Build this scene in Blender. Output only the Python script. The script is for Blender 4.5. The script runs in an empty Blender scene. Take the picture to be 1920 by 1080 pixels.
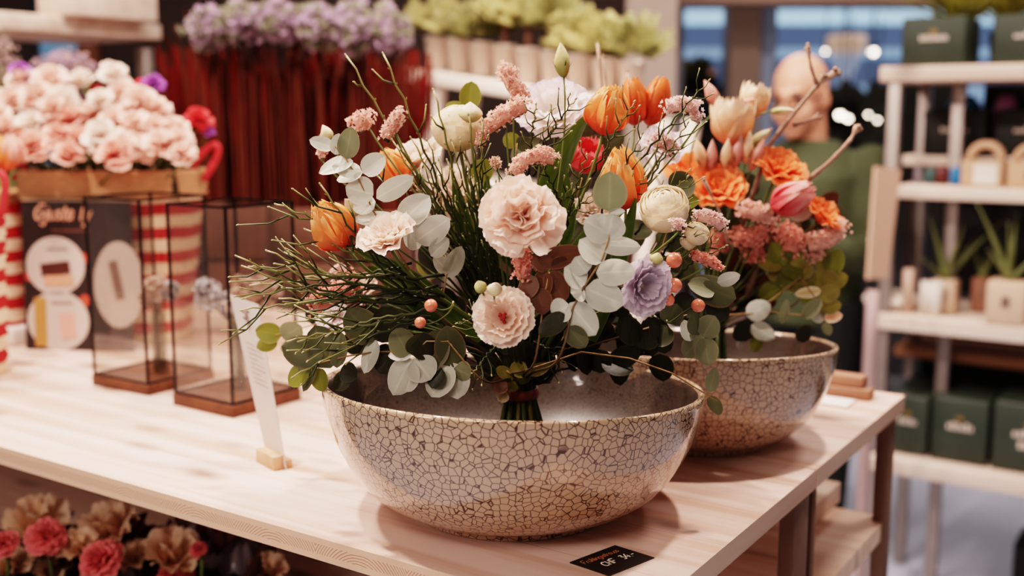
import bpy, math, random
import numpy as np
from mathutils import Vector, Matrix
rnd = random.Random(7); nr = np.random.RandomState(7)
C = bpy.context.scene.collection
# ------------------------------------------------------------------ camera model
F = 2100.0; PITCH = math.radians(8.85); CAMZ = 1.46; TZ = 1.0
sp, cp = math.sin(PITCH), math.cos(PITCH)
R_ = np.array([1., 0, 0]); U_ = np.array([0, sp, cp]); FW = np.array([0, cp, -sp]); CAM = np.array([0, 0, CAMZ])
def ray(px, py): return R_*((px-960)/F) + U_*(-(py-540)/F) + FW
def at(px, py, Y):
    d = ray(px, py); return CAM + d*(Y/d[1])
def onz(px, py, z):
    d = ray(px, py); return CAM + d*((z-CAMZ)/d[2])
def pxs(P): return float(np.dot(np.asarray(P)-CAM, FW))/F      # metres per pixel at P
def proj(P):
    v = np.asarray(P)-CAM; k = np.dot(v, FW); return 960+F*v[0]/k, 540-F*np.dot(v, U_)/k
def nrm(v):
    v = np.asarray(v, float); return v/(np.linalg.norm(v)+1e-12)
def view(x, y, z): return nrm(R_*x + U_*y - FW*z)   # x right, y up, z towards the viewer
# ------------------------------------------------------------------ mesh builder
class MB:
    def __init__(s): s.V = []; s.F = []; s.G = []; s.n = 0
    def add(s, v, f, g=None):
        v = np.asarray(v, float).reshape(-1, 3); k = s.n
        s.V.append(v); s.F += [tuple(i+k for i in q) for q in f]
        if g is None: g = np.zeros((len(v), 2))
        s.G.append(np.asarray(g, float).reshape(-1, 2)); s.n += len(v); return s
    def grid(s, P, g=None, wrap=False):
        nv, nu = P.shape[:2]; f = []
        for i in range(nv-1):
            for j in range(nu if wrap else nu-1):
                j2 = (j+1) % nu
                f.append((i*nu+j, i*nu+j2, (i+1)*nu+j2, (i+1)*nu+j))
        return s.add(P, f, g)
    def tube(s, pts, r, n=6, cap=True, g=0):
        pts = np.asarray(pts, float); m = len(pts)
        r = np.full(m, r, float) if np.isscalar(r) else np.asarray(r, float)
        T = np.gradient(pts, axis=0); T /= (np.linalg.norm(T, axis=1, keepdims=True)+1e-12)
        ref = np.array([0, 0, 1.]) if abs(T[0][2]) < .9 else np.array([1., 0, 0])
        A = nrm(np.cross(T[0], ref)); P = np.zeros((m, n, 3))
        an = np.linspace(0, 2*math.pi, n, endpoint=False)
        for i in range(m):
            A = nrm(A - T[i]*np.dot(A, T[i])); B = np.cross(T[i], A)
            P[i] = pts[i] + r[i]*(np.cos(an)[:, None]*A + np.sin(an)[:, None]*B)
        gg = np.zeros((m, n, 2)); gg[..., 0] = np.linspace(0, 1, m)[:, None]; gg[..., 1] = g
        k = s.n; s.grid(P, gg, True)
        if cap:
            s.F.append(tuple(k+i for i in range(n))[::-1]); s.F.append(tuple(k+(m-1)*n+i for i in range(n)))
        return s
    def loft(s, rings, n=16):      # rings: (centre, rx vec, ry vec)
        an = np.linspace(0, 2*math.pi, n, endpoint=False); P = []
        for c, a, b in rings:
            P.append(np.asarray(c) + np.cos(an)[:, None]*np.asarray(a) + np.sin(an)[:, None]*np.asarray(b))
        k = s.n; m = len(P); s.grid(np.array(P), None, True)
        s.F.append(tuple(k+i for i in range(n))[::-1]); s.F.append(tuple(k+(m-1)*n+i for i in range(n)))
        return s
    def box(s, c, size, ax=None, bev=0):
        ax = np.eye(3) if ax is None else np.asarray(ax); h = np.asarray(size)/2.
        if bev <= 0:
            v = [np.asarray(c)+ax[0]*h[0]*x+ax[1]*h[1]*y+ax[2]*h[2]*z for z in (-1, 1) for y in (-1, 1) for x in (-1, 1)]
            return s.add(v, [(0, 2, 3, 1), (4, 5, 7, 6), (0, 1, 5, 4), (2, 6, 7, 3), (0, 4, 6, 2), (1, 3, 7, 5)])
        import bmesh
        bm = bmesh.new(); bmesh.ops.create_cube(bm, size=2)
        for q in bm.verts: q.co = Vector((q.co.x*h[0], q.co.y*h[1], q.co.z*h[2]))
        bmesh.ops.bevel(bm, geom=bm.edges[:], offset=bev, segments=2, affect='EDGES', profile=.5)
        bm.verts.index_update()
        v = np.array([q.co[:] for q in bm.verts]); f = [tuple(w.index for w in q.verts) for q in bm.faces]; bm.free()
        return s.add(np.asarray(c)+v@ax, f)
    def ball(s, c, r, n=10, ax=None, g0=0., flat=None):
        r = np.array([r]*3 if np.isscalar(r) else r, float); ax = np.eye(3) if ax is None else np.asarray(ax)
        th = np.linspace(0.001, math.pi-.001, n); ph = np.linspace(0, 2*math.pi, n+4, endpoint=False)
        T, Ph = np.meshgrid(th, ph, indexing='ij')
        L = np.stack([np.sin(T)*np.cos(Ph)*r[0], np.sin(T)*np.sin(Ph)*r[1], np.cos(T)*r[2]], -1)
        g = np.zeros(T.shape+(2,)); g[..., 0] = 1-T/math.pi; g[..., 1] = g0
        return s.grid(np.asarray(c)+L@ax, g, True)
    def lathe(s, prof, c=(0, 0, 0), n=48, tilt=None):
        an = np.linspace(0, 2*math.pi, n, endpoint=False); P = np.zeros((len(prof), n, 3))
        for i, (r, z) in enumerate(prof):
            P[i, :, 0] = r*np.cos(an); P[i, :, 1] = r*np.sin(an); P[i, :, 2] = z
        if tilt is not None: P[..., 2] += (tilt[0]*P[..., 0]+tilt[1]*P[..., 1])*np.clip(P[..., 2:3]/tilt[2], 0, 1)[..., 0]
        g = np.zeros((len(prof), n, 2)); g[..., 0] = np.linspace(0, 1, len(prof))[:, None]
        return s.grid(P+np.asarray(c), g, True)
    def build(s, name, mat, parent=None, smooth=True, base=None):
        V = np.concatenate(s.V) if s.V else np.zeros((0, 3)); G = np.concatenate(s.G)
        if parent is not None: off = np.array(parent.get('_w', list(parent.location)))
        elif base is not None: off = np.asarray(base, float)
        else:
            off = (V.min(0)+V.max(0))/2; off[2] = V[:, 2].min()
        me = bpy.data.meshes.new(name); me.from_pydata((V-off).tolist(), [], s.F); me.validate()
        if len(me.vertices) == len(G):
            a = me.attributes.new('grad', 'FLOAT_COLOR', 'POINT')
            c4 = np.ones((len(G), 4)); c4[:, 0] = G[:, 0]; c4[:, 1] = G[:, 1]; a.data.foreach_set('color', c4.ravel())
        me.polygons.foreach_set('use_smooth', [smooth]*len(me.polygons))
        me.materials.append(mat); o = bpy.data.objects.new(name, me); C.objects.link(o)
        if parent is not None:
            o.parent = parent; o['_w'] = off.tolist()
        else:
            o.location = off; o['_w'] = off.tolist()
        return o
ALL = []
def tag(o, label=None, cat=None, group=None, kind=None):
    if label: o['label'] = label
    if cat: o['category'] = cat
    if group: o['group'] = group
    if kind: o['kind'] = kind
    return o
def thing(name, loc, label, cat, group=None):
    o = bpy.data.objects.new(name, None); C.objects.link(o); o.empty_display_size = .01
    o.location = tuple(float(q) for q in loc); o['_w'] = [float(q) for q in loc]
    return tag(o, label, cat, group)
# ------------------------------------------------------------------ materials
def srgb(c):
    c = [x/255. for x in c]; return tuple((x/12.92 if x <= .04045 else ((x+.055)/1.055)**2.4) for x in c)+(1,)
MATS = {}
def newmat(name):
    m = bpy.data.materials.new(name); m.use_nodes = True; nt = m.node_tree
    return m, nt, nt.nodes['Principled BSDF'], nt.nodes['Material Output']
def N(nt, t, **k):
    n = nt.nodes.new(t)
    for a, b in k.items():
        if a in n.inputs.keys(): n.inputs[a].default_value = b
        else: setattr(n, a, b)
    return n
def plain(name, col, rough=.6, metal=0, bump=0, bscale=60, var=.0, vscale=8, spec=.5, emis=None, es=0, coat=0, stretch=None):
    if name in MATS: return MATS[name]
    m, nt, b, o = newmat(name); b.inputs['Base Color'].default_value = srgb(col); b.inputs['Roughness'].default_value = rough
    b.inputs['Metallic'].default_value = metal; b.inputs['Specular IOR Level'].default_value = spec; b.inputs['Coat Weight'].default_value = coat
    tc = N(nt, 'ShaderNodeTexCoord'); co = tc.outputs['Object']
    if stretch:
        mp = N(nt, 'ShaderNodeMapping'); mp.inputs['Scale'].default_value = stretch; nt.links.new(co, mp.inputs[0]); co = mp.outputs[0]
    if var > 0:
        nz = N(nt, 'ShaderNodeTexNoise', Scale=vscale, Detail=4.); nt.links.new(co, nz.inputs['Vector'])
        mx = N(nt, 'ShaderNodeMix', data_type='RGBA', blend_type='MIX'); c = srgb(col)
        mx.inputs[6].default_value = tuple(x*(1-var) for x in c[:3])+(1,); mx.inputs[7].default_value = tuple(min(1, x*(1+var)) for x in c[:3])+(1,)
        nt.links.new(nz.outputs[0], mx.inputs[0]); nt.links.new(mx.outputs[2], b.inputs['Base Color'])
    if bump > 0:
        nz = N(nt, 'ShaderNodeTexNoise', Scale=bscale, Detail=3.); nt.links.new(co, nz.inputs['Vector'])
        bp = N(nt, 'ShaderNodeBump', Strength=bump, Distance=.004); nt.links.new(nz.outputs[0], bp.inputs['Height']); nt.links.new(bp.outputs[0], b.inputs['Normal'])
    if emis: b.inputs['Emission Color'].default_value = srgb(emis); b.inputs['Emission Strength'].default_value = es
    MATS[name] = m; return m
def petal(name, stops, transl=.3, rough=.55, var=.12, vscale=60, bump=.25, back=None):
    """colour runs along the petal from base to edge (attribute written on the mesh)"""
    if name in MATS: return MATS[name]
    m, nt, b, o = newmat(name); at_ = N(nt, 'ShaderNodeAttribute', attribute_name='grad')
    sx = N(nt, 'ShaderNodeSeparateColor'); nt.links.new(at_.outputs['Color'], sx.inputs[0])
    rp = N(nt, 'ShaderNodeValToRGB'); el = rp.color_ramp.elements
    while len(el) > 1: el.remove(el[0])
    el[0].position = stops[0][0]; el[0].color = srgb(stops[0][1])
    for p, c in stops[1:]:
        e = el.new(p); e.color = srgb(c)
    nt.links.new(sx.outputs[0], rp.inputs[0]); tc = N(nt, 'ShaderNodeTexCoord')
    nz = N(nt, 'ShaderNodeTexNoise', Scale=vscale, Detail=3.); nt.links.new(tc.outputs['Object'], nz.inputs['Vector'])
    mr = N(nt, 'ShaderNodeMapRange'); mr.inputs[3].default_value = 1-var*1.6; mr.inputs[4].default_value = 1+var; nt.links.new(nz.outputs[0], mr.inputs[0])
    mg = N(nt, 'ShaderNodeMix', data_type='RGBA', blend_type='MULTIPLY'); mg.inputs[0].default_value = 1
    nt.links.new(rp.outputs[0], mg.inputs[6]); nt.links.new(mr.outputs[0], mg.inputs[7]); col = mg.outputs[2]
    nt.links.new(col, b.inputs['Base Color']); b.inputs['Roughness'].default_value = rough; b.inputs['Specular IOR Level'].default_value = .3
    if bump:
        wv = N(nt, 'ShaderNodeTexNoise', Scale=220., Detail=2.); nt.links.new(tc.outputs['Object'], wv.inputs['Vector'])
        bp = N(nt, 'ShaderNodeBump', Strength=bump, Distance=.0015); nt.links.new(wv.outputs[0], bp.inputs['Height']); nt.links.new(bp.outputs[0], b.inputs['Normal'])
    if transl > 0:
        t = N(nt, 'ShaderNodeBsdfTranslucent'); nt.links.new(col, t.inputs[0]); mx = N(nt, 'ShaderNodeMixShader', Fac=transl)
        nt.links.new(b.outputs[0], mx.inputs[1]); nt.links.new(t.outputs[0], mx.inputs[2]); nt.links.new(mx.outputs[0], o.inputs[0])
    MATS[name] = m; return m
def leafmat(name, col, rim=None, rough=.5, transl=.2, vein=.15):
    """leaf: colour by the grad attribute (0 midrib .. 1 edge) with faint veins"""
    c = np.array(col, float); r = np.array(rim if rim is not None else c*.9)
    return petal(name, [(0, tuple(np.clip(c*1.08, 0, 255))), (.12, tuple(c)), (.85, tuple(c*.97)), (1, tuple(r))], transl, rough, .16, 45, .15)
def wood(name, col, dark, seam=True, scale=1., along=None, ring=False, rough=.55, seamw=.115):
    if name in MATS: return MATS[name]
    m, nt, b, o = newmat(name); tc = N(nt, 'ShaderNodeTexCoord')
    rot = N(nt, 'ShaderNodeVectorRotate', rotation_type='Z_AXIS'); rot.inputs['Angle'].default_value = -(along or 0)
    nt.links.new(tc.outputs['Object'], rot.inputs['Vector'])
    mp = N(nt, 'ShaderNodeMapping'); mp.inputs['Scale'].default_value = (1.2*scale, 26*scale, 26*scale); nt.links.new(rot.outputs[0], mp.inputs[0])
    nz = N(nt, 'ShaderNodeTexNoise', Scale=1., Detail=5., Distortion=.6); nt.links.new(mp.outputs[0], nz.inputs['Vector'])
    rp = N(nt, 'ShaderNodeValToRGB'); e = rp.color_ramp.elements; e[0].position = .3; e[0].color = srgb(dark); e[1].position = .62; e[1].color = srgb(col)
    nt.links.new(nz.outputs[0], rp.inputs[0]); out = rp.outputs[0]
    # knots
    mk = N(nt, 'ShaderNodeMapping'); mk.inputs['Scale'].default_value = (4.2, 10.5, 4); nt.links.new(rot.outputs[0], mk.inputs[0])
    vo = N(nt, 'ShaderNodeTexVoronoi', Scale=1.15); nt.links.new(mk.outputs[0], vo.inputs['Vector'])
    rk = N(nt, 'ShaderNodeValToRGB'); e = rk.color_ramp.elements; e[0].position = .07; e[0].color = (1, 1, 1, 1); e[1].position = .26; e[1].color = (0, 0, 0, 1); nt.links.new(vo.outputs['Distance'], rk.inputs[0])
    mx = N(nt, 'ShaderNodeMix', data_type='RGBA'); mul = N(nt, 'ShaderNodeMath', operation='MULTIPLY'); mul.inputs[1].default_value = .85; nt.links.new(rk.outputs[0], mul.inputs[0])
    nt.links.new(mul.outputs[0], mx.inputs[0]); nt.links.new(out, mx.inputs[6]); mx.inputs[7].default_value = srgb(tuple(np.array(dark)*.66)); out = mx.outputs[2]
    if seam:
        sx = N(nt, 'ShaderNodeSeparateXYZ'); nt.links.new(rot.outputs[0], sx.inputs[0])
        md = N(nt, 'ShaderNodeMath', operation='DIVIDE'); md.inputs[1].default_value = seamw; nt.links.new(sx.outputs[1], md.inputs[0])
        fr = N(nt, 'ShaderNodeMath', operation='FRACT'); nt.links.new(md.outputs[0], fr.inputs[0])
        lt = N(nt, 'ShaderNodeMath', operation='LESS_THAN'); lt.inputs[1].default_value = .012; nt.links.new(fr.outputs[0], lt.inputs[0])
        ms = N(nt, 'ShaderNodeMath', operation='MULTIPLY'); ms.inputs[1].default_value = .45; nt.links.new(lt.outputs[0], ms.inputs[0])
        m2 = N(nt, 'ShaderNodeMix', data_type='RGBA'); nt.links.new(ms.outputs[0], m2.inputs[0]); nt.links.new(out, m2.inputs[6]); m2.inputs[7].default_value = srgb(tuple(np.array(dark)*.75)); out = m2.outputs[2]
    nt.links.new(out, b.inputs['Base Color']); b.inputs['Roughness'].default_value = rough; b.inputs['Specular IOR Level'].default_value = .35
    MATS[name] = m; return m
def endgrain(name, col, dark, ang):
    """edge of a three ply pine board: pale outer plies, arched growth rings in the middle ply"""
    m, nt, b, o = newmat(name); tc = N(nt, 'ShaderNodeTexCoord')
    rot = N(nt, 'ShaderNodeVectorRotate', rotation_type='Z_AXIS'); rot.inputs['Angle'].default_value = -ang; nt.links.new(tc.outputs['Object'], rot.inputs['Vector'])
    sx = N(nt, 'ShaderNodeSeparateXYZ'); nt.links.new(rot.outputs[0], sx.inputs[0])
    # cell coordinate along the board
    dv = N(nt, 'ShaderNodeMath', operation='DIVIDE'); dv.inputs[1].default_value = .13; nt.links.new(sx.outputs[0], dv.inputs[0])
    fr = N(nt, 'ShaderNodeMath', operation='FRACT'); nt.links.new(dv.outputs[0], fr.inputs[0])
    s1 = N(nt, 'ShaderNodeMath', operation='SUBTRACT'); s1.inputs[1].default_value = .5; nt.links.new(fr.outputs[0], s1.inputs[0])
    sc = N(nt, 'ShaderNodeMath', operation='MULTIPLY'); sc.inputs[1].default_value = .13; nt.links.new(s1.outputs[0], sc.inputs[0])
    zz = N(nt, 'ShaderNodeMath', operation='SUBTRACT'); zz.inputs[1].default_value = -.022; nt.links.new(sx.outputs[2], zz.inputs[0])
    cb = N(nt, 'ShaderNodeCombineXYZ'); nt.links.new(sc.outputs[0], cb.inputs[0]); nt.links.new(zz.outputs[0], cb.inputs[1])
    ln = N(nt, 'ShaderNodeVectorMath', operation='LENGTH'); nt.links.new(cb.outputs[0], ln.inputs[0])
    nz = N(nt, 'ShaderNodeTexNoise', Scale=25.); nt.links.new(tc.outputs['Object'], nz.inputs['Vector'])
    ad = N(nt, 'ShaderNodeMath', operation='MULTIPLY_ADD'); nt.links.new(nz.outputs[0], ad.inputs[0]); ad.inputs[1].default_value = .006; nt.links.new(ln.outputs['Value'], ad.inputs[2])
    sn = N(nt, 'ShaderNodeMath', operation='MULTIPLY'); sn.inputs[1].default_value = 1900.; nt.links.new(ad.outputs[0], sn.inputs[0])
    si = N(nt, 'ShaderNodeMath', operation='SINE'); nt.links.new(sn.outputs[0], si.inputs[0])
    rp = N(nt, 'ShaderNodeValToRGB'); e = rp.color_ramp.elements; e[0].position = .55; e[0].color = srgb(col); e[1].position = .98; e[1].color = srgb(dark); nt.links.new(si.outputs[0], rp.inputs[0])
    # ply mask
    ab = N(nt, 'ShaderNodeMath', operation='SUBTRACT'); ab.inputs[1].default_value = .016; nt.links.new(sx.outputs[2], ab.inputs[0])
    a2 = N(nt, 'ShaderNodeMath', operation='ABSOLUTE'); nt.links.new(ab.outputs[0], a2.inputs[0])
    lt = N(nt, 'ShaderNodeMath', operation='LESS_THAN'); lt.inputs[1].default_value = .0058; nt.links.new(a2.outputs[0], lt.inputs[0])
    mx = N(nt, 'ShaderNodeMix', data_type='RGBA'); nt.links.new(lt.outputs[0], mx.inputs[0]); mx.inputs[6].default_value = srgb(col); nt.links.new(rp.outputs[0], mx.inputs[7])
    nt.links.new(mx.outputs[2], b.inputs['Base Color']); b.inputs['Roughness'].default_value = .6
    MATS[name] = m; return m
def crackle(name, base, line, sc=100., rough=.12, lw=.045, inner=False):
    m, nt, b, o = newmat(name); tc = N(nt, 'ShaderNodeTexCoord')
    nz = N(nt, 'ShaderNodeTexNoise', Scale=14., Detail=2.); nt.links.new(tc.outputs['Object'], nz.inputs['Vector'])
    ma = N(nt, 'ShaderNodeVectorMath', operation='MULTIPLY_ADD'); nt.links.new(nz.outputs['Color'], ma.inputs[0]); ma.inputs[1].default_value = (.009,)*3; nt.links.new(tc.outputs['Object'], ma.inputs[2])
    def lines(scale, w):
        v = N(nt, 'ShaderNodeTexVoronoi', Scale=scale, feature='DISTANCE_TO_EDGE', distance='EUCLIDEAN') if False else nt.nodes.new('ShaderNodeTexVoronoi')
        v.feature = 'DISTANCE_TO_EDGE'; v.inputs['Scale'].default_value = scale; v.inputs['Randomness'].default_value = .82; nt.links.new(ma.outputs[0], v.inputs['Vector'])
        r = N(nt, 'ShaderNodeMapRange'); r.inputs[1].default_value = w*.35; r.inputs[2].default_value = w; r.inputs[3].default_value = 1; r.inputs[4].default_value = 0; nt.links.new(v.outputs['Distance'], r.inputs[0]); return r.outputs[0]
    a = lines(sc, lw); c = a
    mx = N(nt, 'ShaderNodeMath', operation='MAXIMUM'); nt.links.new(a, mx.inputs[0]); nt.links.new(c, mx.inputs[1])
    n2 = N(nt, 'ShaderNodeTexNoise', Scale=9., Detail=3.); nt.links.new(tc.outputs['Object'], n2.inputs['Vector'])
    bc = N(nt, 'ShaderNodeMix', data_type='RGBA'); nt.links.new(n2.outputs[0], bc.inputs[0]); bc.inputs[6].default_value = srgb(base); bc.inputs[7].default_value = srgb(tuple(np.array(base)*.86))
    m2 = N(nt, 'ShaderNodeMix', data_type='RGBA'); nt.links.new(mx.outputs[0], m2.inputs[0]); nt.links.new(bc.outputs[2], m2.inputs[6]); m2.inputs[7].default_value = srgb(line)
    nt.links.new(m2.outputs[2], b.inputs['Base Color']); b.inputs['Roughness'].default_value = rough; b.inputs['Coat Weight'].default_value = .6; b.inputs['Coat Roughness'].default_value = .05
    MATS[name] = m; return m
def glassmat(name, tint=(242, 236, 230), a=.88):
    """thin clear pane: mostly see-through with a glossy skin"""
    if name in MATS: return MATS[name]
    m, nt, b, o = newmat(name); t = N(nt, 'ShaderNodeBsdfTransparent'); t.inputs[0].default_value = srgb(tint)
    g = N(nt, 'ShaderNodeBsdfGlossy', Roughness=.03); g.inputs[0].default_value = (.9, .9, .9, 1)
    lw_ = N(nt, 'ShaderNodeLayerWeight', Blend=.5); pw = N(nt, 'ShaderNodeMath', operation='POWER'); pw.inputs[1].default_value = 4.; nt.links.new(lw_.outputs['Facing'], pw.inputs[0])
    fr = N(nt, 'ShaderNodeMath', operation='MULTIPLY_ADD'); fr.inputs[1].default_value = .7; fr.inputs[2].default_value = .05; nt.links.new(pw.outputs[0], fr.inputs[0]); mx = N(nt, 'ShaderNodeMixShader')
    nt.links.new(fr.outputs[0], mx.inputs[0]); nt.links.new(t.outputs[0], mx.inputs[1]); nt.links.new(g.outputs[0], mx.inputs[2]); nt.links.new(mx.outputs[0], o.inputs[0])
    MATS[name] = m; return m
def stripes(name, ca, cb, pitch, wav=.0):
    m, nt, b, o = newmat(name); tc = N(nt, 'ShaderNodeTexCoord'); sx = N(nt, 'ShaderNodeSeparateXYZ'); nt.links.new(tc.outputs['Object'], sx.inputs[0])
    nz = N(nt, 'ShaderNodeTexNoise', Scale=30.); nt.links.new(tc.outputs['Object'], nz.inputs['Vector'])
    ad = N(nt, 'ShaderNodeMath', operation='MULTIPLY_ADD'); nt.links.new(nz.outputs[0], ad.inputs[0]); ad.inputs[1].default_value = wav; nt.links.new(sx.outputs[2], ad.inputs[2])
    d = N(nt, 'ShaderNodeMath', operation='DIVIDE'); d.inputs[1].default_value = pitch; nt.links.new(ad.outputs[0], d.inputs[0])
    f = N(nt, 'ShaderNodeMath', operation='FRACT'); nt.links.new(d.outputs[0], f.inputs[0]); g = N(nt, 'ShaderNodeMath', operation='GREATER_THAN'); g.inputs[1].default_value = .5; nt.links.new(f.outputs[0], g.inputs[0])
    mx = N(nt, 'ShaderNodeMix', data_type='RGBA'); nt.links.new(g.outputs[0], mx.inputs[0]); mx.inputs[6].default_value = srgb(ca); mx.inputs[7].default_value = srgb(cb)
    nt.links.new(mx.outputs[2], b.inputs['Base Color']); b.inputs['Roughness'].default_value = .8
    MATS[name] = m; return m

# ------------------------------------------------------------------ frames on the table
AZ = nrm([-.8240, .5666, 0]); 
P_far = onz(1697, 741, TZ); P_frontL = onz(0, 837, TZ)
# direction of the long boards (A, runs back-left) and of the right-hand edge (B)
Av = nrm(onz(0, 837, TZ)-onz(1161, 1170, TZ)); Bv = nrm(P_far-onz(1293, 1080, TZ))
angA = math.atan2(Av[1], Av[0]); angB = math.atan2(Bv[1], Bv[0]); ZV = np.array([0, 0, 1.])
def corner(p, q, r, s):   # intersection of p+t*q and r+u*s on the table plane
    M = np.array([[q[0], -s[0]], [q[1], -s[1]]]); t = np.linalg.solve(M, (r-p)[:2]); return p+q*t[0]
P_near = corner(P_far, Bv, P_frontL, Av); P_seam = corner(P_far, Bv, onz(1532, 880, TZ), Av)
pine_top = wood('pine_top', (224, 194, 182), (194, 146, 124), True, 1., angA)
pine_edge = endgrain('pine_ply_edge', (232, 188, 160), (158, 96, 66), angA)
pine_end = wood('pine_end_edge', (212, 184, 166), (186, 148, 128), False, 1., angB)
steel = plain('brown_steel', (122, 92, 76), .45, .6, .1, 90, .25, 12)
def table(p0, p1, label, w=2.6, legs=()):
    """p0 near right corner, p1 far right corner (table top), runs w metres back-left"""
    t = thing('display_table', [p0[0], p0[1], 0], label, 'table')
    th = .026
    a, b, c, d = p0, p1, p1+Av*w, p0+Av*w; dn = -ZV*th
    mb = MB(); V = [a, b, c, d, a+dn, b+dn, c+dn, d+dn]
    top = MB().add(V, [(0, 1, 2, 3), (4, 7, 6, 5), (0, 4, 5, 1), (1, 5, 6, 2), (2, 6, 7, 3), (3, 7, 4, 0)])
    o = top.build('tabletop', pine_top, t, False)
    o.data.materials.append(pine_edge); o.data.materials.append(pine_end)
    for p in o.data.polygons:
        if p.index in (3, 5): p.material_index = 1
        if p.index in (2,): p.material_index = 2
    # origin of the tabletop at its underside so the ply pattern is measured from there
    off = np.array([0, 0, TZ-th-.003]); o.data.transform(Matrix.Translation(-Vector(off))); o.location = off
    ax = np.array([Av, Bv, ZV])
    for q in legs:
        MB().box([q[0], q[1], (TZ-th)/2], (q[2], q[3], TZ-th), ax, .002).build('leg', steel, t)
    return t
W1 = 2.6
lw = .055
def lp(p, ia, ib): return p+Av*ia+Bv*ib
def leg_at(p, ia, ib, la=.042, lb=.042):
    q = lp(p, ia, ib); return (q[0], q[1], la, lb)
T1 = table(P_near, P_seam-Bv*.002, 'pale pine display table under the sharp crackle bowl', W1,
           [leg_at(P_seam, .016, -.036, .02, .06), leg_at(P_near, .035, .05), leg_at(P_seam, W1-.06, -.05), leg_at(P_near, W1-.06, .05)])
T2 = table(P_seam+Bv*.001, P_far, 'pale pine display table at the back, butted against the first, below the red striped baskets', W1,
           [leg_at(P_seam, .016, .018, .02, .014), leg_at(P_far, .018, -.04, .02, .045), leg_at(P_far, W1-.06, -.05), leg_at(P_seam, W1-.06, .05)])
pine_shelf = wood('pine_shelf', (240, 214, 196), (222, 182, 156), False, 1., angA)
def slab(name, p0, la, lb, z, th, mat, parent=None):
    a = np.array([p0[0], p0[1], z]); V = [a, a+Bv*lb, a+Bv*lb+Av*la, a+Av*la]; V = V+[v-ZV*th for v in V]
    return MB().add(V, [(0, 1, 2, 3), (4, 7, 6, 5), (0, 4, 5, 1), (1, 5, 6, 2), (2, 6, 7, 3), (3, 7, 4, 0)]).build(name, mat, parent, False)
dist12 = float(np.dot(P_seam-P_near, Bv)); dist23 = float(np.dot(P_far-P_seam, Bv))
slab('lower_shelf', lp(P_near, .065, .03), W1-.15, dist12-.06, .70, .022, pine_shelf, T1)
zs = .9
while proj(np.array([*(P_far-Bv*.03+Av*.012)[:2], zs]))[1] < 968: zs -= .002
slab('lower_shelf', lp(P_seam, .012, .05), .75, dist23-.08, zs, .03, pine_shelf, T2)
slab('shelf_riser', lp(P_seam, .10, dist23-.30), .6, .30, zs+.035, .034, pine_shelf, T2)
# ------------------------------------------------------------------ bowls
glaze = crackle('crackle_glaze', (206, 174, 146), (72, 40, 28), 120., .12, .068)
glaze_in_shaded = crackle('crackle_glaze_inner_shaded', (80, 66, 56), (34, 24, 18), 260., .35, .10)  # finer crackle; base darkened for the bouquet's shade inside the bowl
def bowl(c, R, H, label, tilt):
    out = [(.0, .006), (.46, .006), (.50, 0), (.53, 0), (.545, .02), (.55, .05), (.62, .085), (.70, .14), (.775, .22), (.83, .31), (.873, .41), (.915, .52), (.95, .63), (.975, .75), (.99, .86), (.996, .95), (1, .985), (.995, 1.0), (.985, 1.004), (.972, .998), (.962, .98), (.955, .93), (.94, .82), (.915, .68), (.87, .54), (.80, .40), (.70, .26), (.55, .15), (.35, .09), (.0, .08)]
    prof = [(r*R, z*H) for r, z in out]
    o = MB().lathe(prof, c, 96, (tilt[0], tilt[1], H)).build('crackle_bowl', glaze, None, True, c)
    o.data.materials.append(glaze_in_shaded)
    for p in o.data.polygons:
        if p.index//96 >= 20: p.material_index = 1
    return tag(o, label, 'bowl')
Cb = onz(962, 946, TZ); Y0 = float(Cb[1])
rc = at(961, 717, Y0); Rb = 356*pxs(rc); Hb = rc[2]-TZ
bowl(Cb, Rb, Hb, 'large grey-beige ceramic bowl with brown crackle glaze, in sharp focus at the front', (-.03, -.066))
Cb2 = onz(1312, 818, TZ); Y2 = float(Cb2[1])
rc2 = at(1312, 642, Y2); Rb2 = 246*pxs(rc2); Hb2 = rc2[2]-TZ
bowl(Cb2, Rb2, Hb2, 'second crackle-glazed bowl, smaller in view and out of focus, behind the front bowl', (-.0, -.085))
print('bowl', Cb, Rb, Hb, 'bowl2', Cb2, Rb2, Hb2, 'seam', dist12, dist23)
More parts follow.
